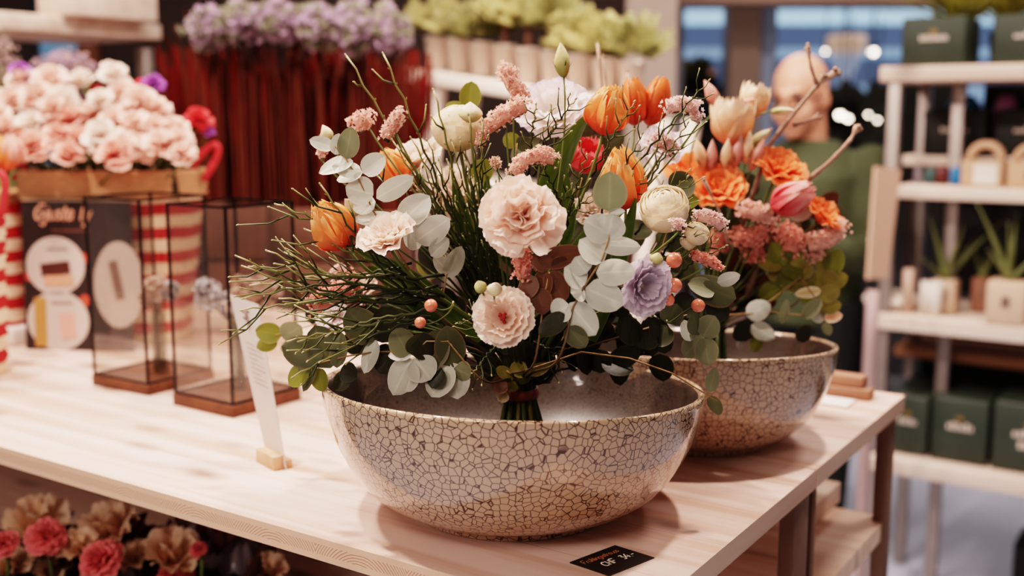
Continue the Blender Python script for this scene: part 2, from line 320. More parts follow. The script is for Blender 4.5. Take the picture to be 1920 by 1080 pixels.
#==PART2==
# ------------------------------------------------------------------ plant pieces
def frame(z, up=None, spin=0.):
    z = nrm(z); up = U_ if up is None else np.asarray(up)
    if abs(np.dot(z, up)) > .97: up = R_
    x = nrm(np.cross(up, z)); y = np.cross(z, x); c, s = math.cos(spin), math.sin(spin)
    return np.array([x*c+y*s, -x*s+y*c, z])
def bez(p0, p1, p2, p3, n=14):
    t = np.linspace(0, 1, n)[:, None]
    return (1-t)**3*p0+3*(1-t)**2*t*p1+3*(1-t)*t*t*p2+t**3*p3
def fpetal(mb, o, ax, phi, L, W, th0, th1, cup=.2, ruf=0., rf=3., ser=0., r0=0., z0=0., nv=7, nu=9, fan=True, tc=.25, ph=None, sk=1.0, g1=None):
    ph = rnd.uniform(0, 6.28) if ph is None else ph; g1 = rnd.random() if g1 is None else g1
    s = np.linspace(0, 1, 24); th = np.radians(th0+(th1-th0)*s**sk)
    cr = r0+np.concatenate([[0], np.cumsum((np.sin(th[1:])+np.sin(th[:-1]))/2)])/23*L
    cz = z0+np.concatenate([[0], np.cumsum((np.cos(th[1:])+np.cos(th[:-1]))/2)])/23*L
    v = np.linspace(0, 1, nv); u = np.linspace(-1, 1, nu); V, Uu = np.meshgrid(v, u, indexing='ij')
    w = W/2*(np.clip(1-(np.abs(V-.52)/.60)**2.6, 0, 1)**.5 if fan == 'egg' else (V**.65)*(1-.12*V**6) if fan else np.sin(np.pi*np.clip(V*.86+.10, 0, 1))**.75)
    edge = np.array([rnd.uniform(-1, 1) for _ in range(nu)])
    vv = np.clip(V*(1-tc*Uu**2+ser*edge[None, :]), 0, 1.3)
    rr = np.interp(vv, s, cr); zz = np.interp(vv, s, cz); tt = np.interp(vv, s, th)
    over = np.clip(vv-1, 0, 1)*L; rr += np.sin(tt)*over; zz += np.cos(tt)*over
    d = cup*Uu**2*w + ruf*L*V**2*(np.sin(rf*Uu*np.pi+ph)+.4*np.sin(2.3*rf*Uu*np.pi+ph*2))
    rr += -np.cos(tt)*d; zz += np.sin(tt)*d
    tx = Uu*w; rad = math.cos(phi)*ax[0]+math.sin(phi)*ax[1]; tan = -math.sin(phi)*ax[0]+math.cos(phi)*ax[1]
    P = o + rr[..., None]*rad + tx[..., None]*tan + zz[..., None]*ax[2]
    g = np.zeros(P.shape[:2]+(2,)); g[..., 0] = np.clip(V*(.82+.18*np.abs(Uu))+.0, 0, 1); g[..., 1] = g1
    mb.grid(P, g)
def carnation(o, z, R, q=1., spin=None):
    mb = MB(); ax = frame(z, spin=rnd.uniform(0, 6.28) if spin is None else spin)
    if q > 1:
        for i, (n, a, b, l, rf) in enumerate([(5, 74, 112, 1.1, .09), (6, 58, 90, 1.0, .11), (5, 42, 70, .92, .13), (5, 26, 56, .84, .13), (4, 12, 38, .74, .15), (4, 0, 20, .62, .16)]):
            p0 = rnd.uniform(0, 6.28)
            for k in range(n):
                L = R*l*rnd.uniform(.82, 1.16); fpetal(mb, o, ax, p0+6.283*k/n+rnd.uniform(-.35, .35), L, L*rnd.uniform(1.15, 1.55), a+rnd.uniform(-10, 10), b+rnd.uniform(-24, 20), .15, rf*.75, 1.1+.5*rnd.random(), .022, 0, -R*.25+i*R*.04, 12, 27, True, .2)
        return mb
    lay = [(8, 72, 108, 1.0, .05), (8, 60, 98, 1.0, .08), (8, 48, 84, .98, .11), (8, 34, 68, .95, .14), (7, 22, 52, .92, .17), (6, 10, 34, .86, .2), (5, 0, 16, .8, .2)]
    for i, (n, a, b, l, rf) in enumerate(lay):
        p0 = rnd.uniform(0, 6.28)
        for k in range(max(3, int(n*(.6 if q < 1 else 1)))):
            L = R*l*rnd.uniform(.88, 1.08)
            fpetal(mb, o, ax, p0+6.283*k/n*(1 if q >= 1 else 1/.6)+rnd.uniform(-.2, .2), L, L*rnd.uniform(.85, 1.15), a+rnd.uniform(-8, 8), b+rnd.uniform(-14, 14), .1, rf*.62, 1.6+rnd.random(), .045,
                   0, -R*.25+i*R*.035, 8 if q >= 1 else 5, 17 if q >= 1 else 8, True, .22)
    return mb
def lisianthus(o, z, R, openness=1., up=None, n=5, cupped=False, wide=1.):
    mb = MB(); ax = frame(z, up, rnd.uniform(0, 6.28))
    if cupped:
        for i, (n_, a, b, l, w, z0) in enumerate([(5, 66, 84, 1.02, 1.3, -.35), (5, 60, 62, .94, 1.2, -.32), (5, 66, 24, .86, 1.05, -.3), (5, 62, 2, .70, .8, -.28)]):
            p0 = rnd.uniform(0, 6.28)
            for k in range(n_):
                L = R*l*rnd.uniform(.96, 1.04); fpetal(mb, o, ax, p0+6.283*k/n_, L, L*w, a, b+rnd.uniform(-6, 6), .35, .045, 2.4, .03, R*.06, R*z0, 12, 25, True, .16, sk=1.2)
        return mb
    for i, (n_, a, b, l, w) in enumerate([(n, 42, 96*openness, 1.12, 1.15), (n, 32, 84*openness, 1.02, 1.1), (n, 20, 62*openness, .86, 1.0), (4, 6, 40*openness, .66, .85), (3, 0, 22*openness, .5, .7)]):
        p0 = rnd.uniform(0, 6.28)
        for k in range(n_):
            L = R*l*rnd.uniform(.95, 1.06)
            fpetal(mb, o, ax, p0+6.283*k/n_+rnd.uniform(-.1, .1), L, L*w*wide, a, b+rnd.uniform(-10, 10), .4, .07, 2.2, .02, R*.05, -R*.45+i*R*.03, 10, 19, True, .25, sk=1.4)
    return mb
def tulip(o, z, H, W, openness=0., fringe=.07):
    """egg-shaped fringed tulip, o at its base"""
    mb = MB(); ax = frame(z, spin=rnd.uniform(0, 6.28))
    for lay in range(2):
        for k in range(3):
            L = H*1.28*(1 if lay == 0 else .97)
            fpetal(mb, o, ax, k*2.094+lay*1.047, L, W*1.12, 88, -34+openness*50+rnd.uniform(-3, 3), .55, .010, 1.5, fringe, .0, .0, 14, 29, 'egg', .16, sk=.5)
    return mb
def ranunculus(o, z, R, closed=1.):
    mb = MB(); ax = frame(z, spin=rnd.uniform(0, 6.28))
    for i in range(9):
        rho = R*(1-.085*i); cc = o+ax[2]*(R-rho)*.75; tt = max(6, 62-9*i)*closed+(1-closed)*60; n = 5 if i < 5 else 4
        for k in range(n):
            p0 = k*6.283/n+i*.9+rnd.uniform(-.15, .15); nv, nu = 12, 13; V, Uu = np.meshgrid(np.linspace(0, 1, nv), np.linspace(-1, 1, nu), indexing='ij')
            top = tt+rnd.uniform(-5, 5)+9*Uu**2+rnd.uniform(-1, 1); th = np.radians(172-(172-top)*V); ph = p0+Uu*(.95 if i < 5 else 1.1)
            rr = rho*(1+.02*k/n+.07*np.clip(V-.82, 0, 1)/.18+.012*np.sin(Uu*5+k)*V)
            P = cc+(rr*np.sin(th)*np.cos(ph))[..., None]*ax[0]+(rr*np.sin(th)*np.sin(ph))[..., None]*ax[1]+(rr*np.cos(th)*(.92))[..., None]*ax[2]
            g = np.zeros(P.shape[:2]+(2,)); g[..., 0] = V; g[..., 1] = i/9.; mb.grid(P, g)
    return mb
    for i in range(8):
        f = 1-i*.105; n = 5 if i < 6 else 4
        for k in range(n):
            fpetal(mb, o, ax, k*6.283/n+i*.7+rnd.uniform(-.15, .15), R*(1.75+.03*i)*f*rnd.uniform(.9, 1.03), R*2.1*f, 90, -52*closed+i*3.+rnd.uniform(-5, 5), .42, .012, 1.2, .01, 0, -R*.72+i*R*.07, 11, 15, 'egg', .12, sk=.62, g1=i/8.)
    return mb
def floret(mb, c, z, r, g):
    ax = frame(z, spin=rnd.uniform(0, 6.28)); v = [c-ax[2]*r*.7]; gg = [(0, g)]
    for k in range(10):
        a = k*.6283; rr = r*(1 if k % 2 == 0 else .52); v.append(c+(ax[0]*math.cos(a)+ax[1]*math.sin(a))*rr+ax[2]*r*(.12 if k % 2 else .3)); gg.append((1 if k % 2 == 0 else .6, g))
    mb.add(v, [(0, 1+k, 1+(k+1) % 10) for k in range(10)], gg)
def statice(path, rad, n, r, up=None):
    """dense little florets packed on the upper side of a curved spike"""
    mb = MB(); path = np.asarray(path, float); seg = np.linalg.norm(np.diff(path, axis=0), axis=1); cum = np.concatenate([[0], np.cumsum(seg)])
    up = nrm(U_-FW*.9) if up is None else up
    for _ in range(n):
        t = rnd.random()*cum[-1]; c = np.array([np.interp(t, cum, path[:, k]) for k in range(3)])
        d = nrm(np.array([rnd.gauss(0, 1) for _ in range(3)])+up*.75)
        floret(mb, c+d*rad*rnd.uniform(.75, 1.1), nrm(d+.35*np.array([rnd.gauss(0, 1) for _ in range(3)])), r*rnd.uniform(.75, 1.2), rnd.random())
    return mb
def leaf(mb, base, d, nn, L, W, curl=.12, cup=.18, shape=.0, wav=.0):
    """round or pointed leaf from base along d, facing nn"""
    d = nrm(d); nn = nrm(nn-d*np.dot(nn, d)); s = np.cross(d, nn); nv, nu = 11, 9
    v = np.linspace(0, 1, nv); u = np.linspace(-1, 1, nu); V, Uu = np.meshgrid(v, u, indexing='ij')
    w = W/2*(np.clip(np.sin(np.pi*V**(.85-.0*shape)), 0, 1)**(.52+.5*shape)); w[0] = W*.02; w[-1] = W*.01
    off = -curl*L*(V**2) + cup*Uu**2*w + wav*L*np.sin(V*5+Uu*2)*V
    P = base + (V*L)[..., None]*d + (Uu*w)[..., None]*s + off[..., None]*nn
    g = np.zeros(P.shape[:2]+(2,)); g[..., 0] = np.maximum(np.abs(Uu), np.where(V > .97, 1, 0)); g[..., 1] = rnd.random()
    mb.grid(P, g)
# materials for plants
m_stem = petal('stem_green', [(0, (52, 62, 28)), (1, (108, 118, 62))], 0, .5, .2, 90, 0)
m_twig = petal('bilberry_green', [(0, (26, 30, 12)), (.75, (60, 66, 26)), (.93, (136, 134, 76)), (1, (206, 190, 146))], 0, .5, .25, 80, .1)
m_twig_l = petal('bilberry_light', [(0, (30, 32, 12)), (.6, (76, 80, 34)), (.92, (136, 130, 74)), (1, (222, 206, 164))], 0, .5, .25, 80, .1)
m_carn = petal('carnation_pale', [(0, (240, 164, 136)), (.4, (252, 208, 186)), (1, (255, 234, 220))], .35, var=.05)  # peach base tone deepened for the shadows between petals
m_lis_pale = petal('lisianthus_blush', [(0, (220, 160, 136)), (.4, (248, 216, 198)), (1, (255, 236, 222))], .35, var=.05)
m_lis_lilac = petal('lisianthus_lilac', [(0, (206, 186, 192)), (.6, (218, 202, 214)), (1, (238, 226, 234))], .4, var=.05)
m_lis_white = petal('lisianthus_white_lilac', [(0, (244, 230, 222)), (.8, (250, 238, 234)), (.95, (236, 218, 238)), (1, (204, 176, 218))], .4, var=.05)
m_white = petal('blush_white', [(0, (236, 206, 186)), (1, (248, 228, 214))], .35)
m_tul = petal('tulip_orange', [(0, (238, 96, 84)), (.3, (250, 132, 84)), (.75, (255, 166, 98)), (1, (255, 204, 150))], .4, .5, var=.07)
m_tul_r = petal('tulip_orange_red', [(0, (206, 66, 48)), (.45, (232, 96, 50)), (1, (246, 136, 76))], .3, .45)
m_pinkred = petal('pink_red', [(0, (220, 70, 80)), (1, (246, 120, 120))], .4)
m_ran = petal('ranunculus_cream', [(0, (216, 196, 130)), (.5, (248, 224, 182)), (1, (255, 238, 212))], .3, var=.05)
m_sta = petal('statice_pink', [(0, (244, 180, 162)), (1, (255, 220, 206))], .4, .6, .1, 60, 0)
m_sta_c = petal('statice_coral', [(0, (240, 150, 130)), (1, (255, 200, 184))], .4, .6, .1, 60, 0)
m_sta_p = petal('statice_pale', [(0, (246, 196, 188)), (1, (255, 230, 222))], .4, .6, .1, 60, 0)
m_red = petal('stamen_red', [(0, (110, 24, 24)), (1, (170, 50, 44))], 0)
m_eu_w = leafmat('eucalyptus_silver', (204, 204, 190), (216, 208, 192), .6, .15)
m_eu_g = leafmat('eucalyptus_green', (90, 92, 64), (122, 100, 74), .45, .2)
m_eu_m = leafmat('eucalyptus_grey_green', (138, 140, 108), (160, 146, 116), .5, .2)
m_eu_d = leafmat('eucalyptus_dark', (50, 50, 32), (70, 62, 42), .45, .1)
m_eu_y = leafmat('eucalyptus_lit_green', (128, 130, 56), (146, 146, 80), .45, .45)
m_br = leafmat('leaf_brown', (104, 68, 50), (140, 96, 72), .45, .2)
m_olive = leafmat('leaf_olive', (146, 134, 66), (176, 150, 92), .45, .25)
m_tleaf = leafmat('tulip_leaf', (72, 90, 34), (110, 122, 60), .4, .3)
m_berry = plain('berry_coral', (226, 124, 96), .25, 0, 0, coat=.4, var=.12, vscale=60)
m_bud = petal('bud_green_cream', [(0, (128, 132, 66)), (.6, (196, 186, 128)), (1, (224, 200, 156))], .1, .5)
m_budc = petal('bud_cream', [(0, (170, 162, 96)), (.4, (226, 208, 160)), (1, (240, 214, 190))], .15, .45)
m_euStem = petal('eucalyptus_stem', [(0, (40, 36, 20)), (.6, (90, 70, 42)), (1, (176, 138, 96))], 0, .5, .1, 60, 0)
m_dried = petal('twig_bark', [(0, (120, 90, 74)), (1, (186, 150, 130))], 0, .7, .3, 160, .6)

class Bouquet:
    def __init__(s, bind, group, bottom):
        s.B = bind; s.group = group; s.bottom = bottom
    def stem(s, end, d, r=.0022, mat=None, root=None, n=16, name='stem'):
        B = s.B + np.array([rnd.uniform(-.014, .014), rnd.uniform(-.014, .014), rnd.uniform(-.006, .006)])
        dist = np.linalg.norm(end-B); lo = B+(B-(B+(end-B)*np.array([.3, .3, 0])))*.6; lo[2] = s.bottom
        lo[:2] = B[:2]-nrm((end-B)*np.array([1, 1, .6]))[:2]*.035
        p = bez(B, B+np.array([(end[0]-B[0])*.12, (end[1]-B[1])*.12, dist*.36]), end-nrm(d)*dist*.3, end, n)
        p = np.concatenate([[lo], p]); return MB().tube(p, np.linspace(r*1.25, r*.85, len(p)), 6).build(name, mat or m_stem, root)
    def root(s, name, label, cat, group=None, loc=None):
        return thing(name, s.B if loc is None else loc, label, cat, group or s.group)
BIND = at(975, 735, Y0)
BQ = Bouquet(BIND, 'stems of the front bouquet', TZ+.03)
BIND2 = at(1335, 640, Y2)
BQ2 = Bouquet(BIND2, 'stems of the rear bouquet', TZ+.03)
def calyx(mb, o, z, r, h):
    ax = frame(z); mb.add(*(lambda: ( [o-ax[2]*h*.2+ (ax[0]*math.cos(a)+ax[1]*math.sin(a))*rr + ax[2]*hh for rr, hh in ((r*.25, -h*.5), (r*.8, -h*.1), (r, h*.5)) for a in np.linspace(0, 5.6, 8)],
        [(i*8+k, i*8+(k+1) % 8, (i+1)*8+(k+1) % 8, (i+1)*8+k) for i in range(2) for k in range(8)]))())
def put(B, kind, px, py, size, dy, face, label, mat, Y, name=None, cat='flower', leafy=False, H=None, mat2=None, **k):
    """one cut flower of bouquet B: head at the given picture place (worked back to a point in space), size in picture px"""
    P = at(px, py, Y+dy); s = size*pxs(P); z = view(*face); r = B.root(name or kind, label, cat)
    if kind == 'carnation':
        carnation(P, z, s/2*.98, k.get('q', 1.)).build('bloom', mat, r); back = P-z*s*.22
        mb = MB(); mb.tube([back-z*s*.28, back-z*s*.1, back+z*s*.04], [s*.05, s*.085, s*.1], 10); mb.build('calyx', m_stem, r); end = back-z*s*.28
    elif kind == 'lisianthus':
        lisianthus(P, z, s/2, **k).build('bloom', mat, r); end = P-z*s*.24
        mb = MB(); 
        for q in range(5):
            a = q*1.2566; ax = frame(z); dd = ax[0]*math.cos(a)+ax[1]*math.sin(a); leaf(mb, end, z*.6+dd, -z, s*.28, s*.06, -.1, .1, 1)
        mb.build('calyx', m_stem, r)
        if mat2: 
            mb = MB()
            for q in range(14):
                dd = nrm(z+.5*np.array([rnd.gauss(0, 1) for _ in range(3)])); mb.ball(P-z*s*.06+dd*s*.085, s*.03, 6)
            mb.build('stamens', mat2, r)
    elif kind == 'tulip':
        h = (H or size)*pxs(P); o = P-z*h/2; tulip(o, z, h, s, **k).build('bloom', mat, r); end = o
    elif kind == 'ranunculus':
        ranunculus(P, z, s/2, **k).build('bloom', mat, r); end = P-z*s*.3
        mb = MB()
        for q in range(5):
            a = q*1.2566; ax = frame(z); dd = ax[0]*math.cos(a)+ax[1]*math.sin(a); leaf(mb, end-z*s*.03, z*.3+dd, -z, s*.3, s*.12, -.2, .1, 1)
        mb.build('calyx', m_stem, r)
    elif kind == 'bud':
        h = (H or size)*pxs(P); o = P-z*h/2; mb = MB(); pr = []
        for t in np.linspace(0, 1, 9): pr.append((max(.0005, s/2*math.sin(math.pi*min(1, t*.93+.07))**.8*(1-.35*t)*1.3), t*h))
        ax = frame(z); an = np.linspace(0, 6.283, 12, endpoint=False)
        Pq = np.array([[o+ax[2]*zz+(ax[0]*math.cos(a+zz/h*1.5)+ax[1]*math.sin(a+zz/h*1.5))*rr*(1+.08*math.cos(3*a)) for a in an] for rr, zz in pr])
        g = np.zeros(Pq.shape[:2]+(2,)); g[..., 0] = np.linspace(0, 1, 9)[:, None]; mb.grid(Pq, g, True); mb.build('bud', mat, r)
        mb = MB()
        for q in range(4):
            a = q*1.57+.3; dd = ax[0]*math.cos(a)+ax[1]*math.sin(a); leaf(mb, o+dd*s*.1, z*1.2+dd*.7, dd, h*.55, s*.16, .0, .1, 1)
        mb.build('sepals', m_stem, r); end = o
    B.stem(end, z, max(.0014, min(.0028, s*.045)), None, r)
    if leafy:
        mb = MB(); Lp = B.B*.45+end*.55; d = nrm(end-B.B)+.5*view(rnd.uniform(-1, 1), .1, .4); leaf(mb, Lp, d, view(.1, .2, 1), .10, .022, .15, .3, 1); mb.build('leaf', m_tleaf, r)
    return r
def put_statice(B, pts, rad, n, label, mat, Y, dy=0, fr=4.2):
    P = [at(x, y, Y+dy) for x, y in pts]; q = pxs(P[0]); r = B.root('statice', label, 'flower')
    sm = statice(P, rad*q, int(n*1.25), fr*1.12*q); core = [p for p in P]
    if len(core) > 1: sm.tube(core, rad*q*.72, 8); sm.G[-1][:, 0] = .4
    sm.build('florets', mat, r)
    mb = MB(); mb.tube([p-U_*rad*q*.45+FW*rad*q*.4 for p in (P if len(P) > 1 else P*2)][:], rad*q*.42 if len(P) > 1 else .001, 6)
    if len(P) > 1: mb.build('spike', m_stem, r)
    m = P[len(P)//2]-U_*rad*q*.6+FW*rad*q*.3; B.stem(m, nrm(m-B.B), .0013, None, r)
    return r
def euc(B, stempts, leaves, label, mat, Y, dy=0, sm=None, name='eucalyptus_sprig', stemr=.0014, tostem=True):
    """leaves: (base px, py, tip px, tip py, width px, tilt, mat?)"""
    r = B.root(name, label, 'foliage'); SP = [at(x, y, Y+dy+(q[0] if q else 0)) for x, y, *q in stempts]
    end = SP[0]
    pts = np.array(SP)
    if tostem:
        b = bez(B.B, B.B+(end-B.B)*.3+ZV*.03, end-nrm(np.array(SP[1])-end)*.05, end, 10); lo = B.B.copy(); lo[2] = B.bottom
        lo[:2] -= nrm((end-B.B)*np.array([1, 1, .6]))[:2]*.035
        pts = np.concatenate([[lo], b, pts[1:]])
    MB().tube(pts, np.linspace(stemr*1.3, stemr*.6, len(pts)), 6).build('stem', sm or m_euStem, r)
    for lf in leaves:
        bx, by, tx, ty, w = lf[:5]; tilt = lf[5] if len(lf) > 5 else 0; mm = lf[6] if len(lf) > 6 else mat
        b = at(bx, by, Y+dy); t = at(tx, ty, Y+dy+rnd.uniform(-.008, .008)); L = np.linalg.norm(t-b); W = w*pxs(b)
        d = nrm(t-b); side = np.cross(d, view(0, 0, 1)); nn = view(0, .15, 1)*math.cos(math.radians(tilt))+side*math.sin(math.radians(tilt))
        Wf = W/max(.35, abs(math.cos(math.radians(tilt))))
        mb = MB(); leaf(mb, b, d, nn, L, Wf, rnd.uniform(-.06, .12), rnd.uniform(-.15, .25), 0, rnd.uniform(-.01, .015)); mb.build('leaf', mm, r)
    return r
def twig(B, tip, Y, dy, label, group, mat=None, start=None, r0=.0017, br=5, wob=1., bl=.045):
    """thin angular bilberry twig with short side shoots and pale buds"""
    T = at(tip[0], tip[1], Y+dy); S = B.B+np.array([rnd.uniform(-.012, .012), rnd.uniform(-.012, .012), 0]) if start is None else at(start[0], start[1], Y+(start[2] if len(start) > 2 else 0))
    dist = np.linalg.norm(T-S); hdir = nrm((T-S)*np.array([1, 1, .15]))
    mid = S+(T-S)*.33+ZV*dist*.12*wob; mid2 = S+(T-S)*.7+ZV*dist*.06*wob
    n = 15; p = bez(S, mid, mid2, T, n); q = pxs(T)
    for i in range(1, n-1): p[i] += nrm(np.cross(p[i+1]-p[i-1], FW))*((-1)**i)*.0012*rnd.uniform(.3, 1.6)+FW*rnd.uniform(-.001, .001)
    mb = MB(); mb.tube(p, np.linspace(r0, r0*.45, n), 5)
    mb.ball(T, (.0011, .0011, .0022), 5, frame(nrm(T-p[-3])), 0, None); mb.G[-1][:, 0] = .96
    side = 1
    for k in range(br):
        i = int(n*(.35+.6*(k+rnd.random()*.6)/br)); i = min(n-2, max(4, i)); base = p[i]; td = nrm(p[i+1]-p[i-1])
        sd = nrm(np.cross(td, FW))*side+FW*rnd.uniform(-.5, .5); side = -side
        l = bl*rnd.uniform(.4, 1.25)*(1-.35*i/n); d = nrm(td+sd*rnd.uniform(.45, 1.15)); m1 = base+d*l*.5+sd*.002; e = base+d*l+td*l*.12+ZV*l*.08
        mb.tube([base, m1, e], [r0*.6, r0*.5, r0*.35], 4); mb.G[-1][:, 0] = .35+.6*mb.G[-1][:, 0]
        mb.ball(e, (.0009, .0009, .0019), 5, frame(d)); mb.G[-1][:, 0] = .97
        if l > .03 and rnd.random() < .7:
            d2 = nrm(d-sd*.5+ZV*.2); e2 = m1+d2*l*.45; mb.tube([m1, e2], [r0*.45, r0*.3], 4); mb.G[-1][:, 0] = .5+.45*mb.G[-1][:, 0]
    for i in range(3, n-1):
        if rnd.random() < .5:
            td = nrm(p[i+1]-p[i-1]); sd = nrm(np.cross(td, FW))*rnd.choice([-1, 1]); mb.ball(p[i]+sd*r0, (.0007, .0007, .0018), 4, frame(nrm(td+sd*.5))); mb.G[-1][:, 0] = .9
    return tag(mb.build('bilberry_twig', mat or m_twig, None, True, S), label, 'twig', group)
def berry(B, px, py, rpx, dy, Y, label, stem_from=None):
    P = at(px, py, Y+dy); q = rpx*pxs(P); r = B.root('hypericum_berry', label, 'berry', None, P)
    MB().ball(P, q, 12, frame(view(-.2, .1, .9))).build('fruit', m_berry, r)
    mb = MB()
    d0 = nrm((B.B+ZV*.03)-P)
    for k in range(4):
        ax = frame(d0); a = k*1.57; leaf(mb, P+d0*q, nrm(ax[0]*math.cos(a)+ax[1]*math.sin(a)-d0*.5), d0, q*1.1, q*.6, .1, .1, .5)
    mb.build('calyx', m_stem, r)
    S = P+d0*.07 if stem_from is None else at(stem_from[0], stem_from[1], Y+dy)
    MB().tube(bez(P+d0*q*.9, P+d0*.02, S-ZV*.01, S, 8), .0009, 5).build('stem', m_twig_l, r)
    return r
#==PART3==
# ------------------------------------------------------------------ FRONT BOUQUET
Y = Y0
# blooms
put(BQ, 'carnation', 978, 408, 150, -.165, (-.12, .32, 1), 'large pale peach carnation in the middle of the front bouquet', m_carn, Y, q=2)
put(BQ, 'lisianthus', 944, 594, 116, -.185, (-.12, .18, 1), 'round blush lisianthus with a dark red centre, lowest open bloom above the bowl', m_lis_pale, Y, mat2=m_red, cupped=True)
put(BQ, 'lisianthus', 1212, 536, 116, -.165, (.5, -.15, .85), 'lilac ruffled lisianthus beside the coral berries on the right', m_lis_lilac, Y, cupped=True)
put(BQ, 'lisianthus', 724, 444, 125, -.10, (-.3, .8, .6), 'beige-pink lisianthus seen from the side under the silver leaves on the left', m_lis_pale, Y, openness=.85)
put(BQ, 'tulip', 626, 428, 86, -.07, (-.45, .75, .35), 'orange fringed tulip at the left edge of the front bouquet', m_tul, Y, H=92)
put(BQ, 'tulip', 1138, 212, 84, -.02, (.18, .9, .3), 'large orange fringed tulip at the top of the front bouquet', m_tul, Y, leafy=True, H=84)
put(BQ, 'tulip', 1168, 342, 80, -.06, (-.12, .95, .25), 'orange fringed tulip standing behind the round grey-green leaf', m_tul, Y, H=104)
put(BQ, 'tulip', 1188, 196, 50, .12, (-.05, 1, .1), 'small orange-red tulip just behind the top tulip, first of a pair', m_tul_r, Y, H=78)
put(BQ, 'tulip', 1228, 196, 46, .13, (.3, 1, .1), 'small orange-red tulip further right of the pair behind the top tulip', m_tul_r, Y, H=82)
put(BQ, 'tulip', 1098, 298, 58, .04, (.2, .8, .6), 'pink-red bloom half hidden between the two large tulips', m_pinkred, Y, H=60, openness=.5)
put(BQ, 'ranunculus', 1246, 392, 92, -.10, (-.2, .7, .75), 'full cream ranunculus on the right of the front bouquet', m_ran, Y)
put(BQ, 'ranunculus', 1306, 438, 46, -.09, (.3, .75, .6), 'small half-open cream ranunculus right of the full one', m_ran, Y)
put(BQ, 'ranunculus', 858, 240, 96, .03, (-.1, .9, .4), 'cream ranunculus on the upper left behind the round bud', m_ran, Y)
put(BQ, 'bud', 882, 210, 42, -.02, (0, 1, .3), 'round cream bud with a pink flush at the upper left', m_budc, Y, H=38)
put(BQ, 'lisianthus', 1038, 202, 150, .07, (-.1, .6, .8), 'white lisianthus with lilac petal edges at the top', m_lis_white, Y, cupped=True)
put(BQ, 'lisianthus', 1240, 275, 90, .09, (.1, .6, .8), 'white lilac-tinged lisianthus behind the pink statice on the right', m_lis_white, Y)
put(BQ, 'lisianthus', 772, 300, 130, .08, (-.4, .8, .5), 'blush white bloom behind the upright twigs, farthest left', m_white, Y)
put(BQ, 'lisianthus', 858, 360, 130, .10, (-.1, .6, .8), 'blush white bloom deep behind the twigs beside the carnation', m_white, Y)
put(BQ, 'lisianthus', 622, 590, 78, .02, (-.5, .3, .7), 'lilac lisianthus low on the left below the coral statice', m_lis_white, Y)
put(BQ, 'lisianthus', 680, 545, 70, .05, (-.5, .5, .7), 'blush white bloom low behind the left twigs', m_white, Y)
put(BQ, 'tulip', 745, 318, 60, .05, (-.6, .8, .2), 'pale orange tulip behind the silver leaves on the upper left', m_tul, Y, H=70)
put(BQ, 'lisianthus', 1110, 395, 80, .05, (.1, .5, .9), 'blush bloom behind the round grey-green leaf', m_white, Y)
put(BQ, 'bud', 1054, 112, 27, 0, (-.1, 1, .1), 'pointed yellow-green bud rising highest above the bouquet', m_bud, Y, H=64)
put(BQ, 'bud', 928, 541, 27, -.19, (.1, .7, .6), 'small round cream bud above the dark-centred lisianthus', m_budc, Y, H=27)
put(BQ, 'bud', 900, 537, 22, -.18, (-.3, .7, .5), 'small green bud left of the round cream bud', m_bud, Y, H=26)
put(BQ, 'bud', 1232, 484, 24, -.165, (.2, .8, .5), 'small green bud on top of the lilac lisianthus', m_bud, Y, H=24)
put(BQ, 'bud', 612, 250, 22, .0, (-.4, .9, .2), 'tiny pink bud above the silver leaves at the upper left', m_budc, Y, H=34)
put(BQ, 'bud', 660, 388, 26, .0, (-.5, .6, .5), 'greenish bud tucked above the left orange tulip', m_budc, Y, H=44)
put(BQ, 'bud', 1290, 452, 30, -.08, (-.5, .1, .8), 'slim cream bud under the full cream ranunculus', m_budc, Y, H=46)
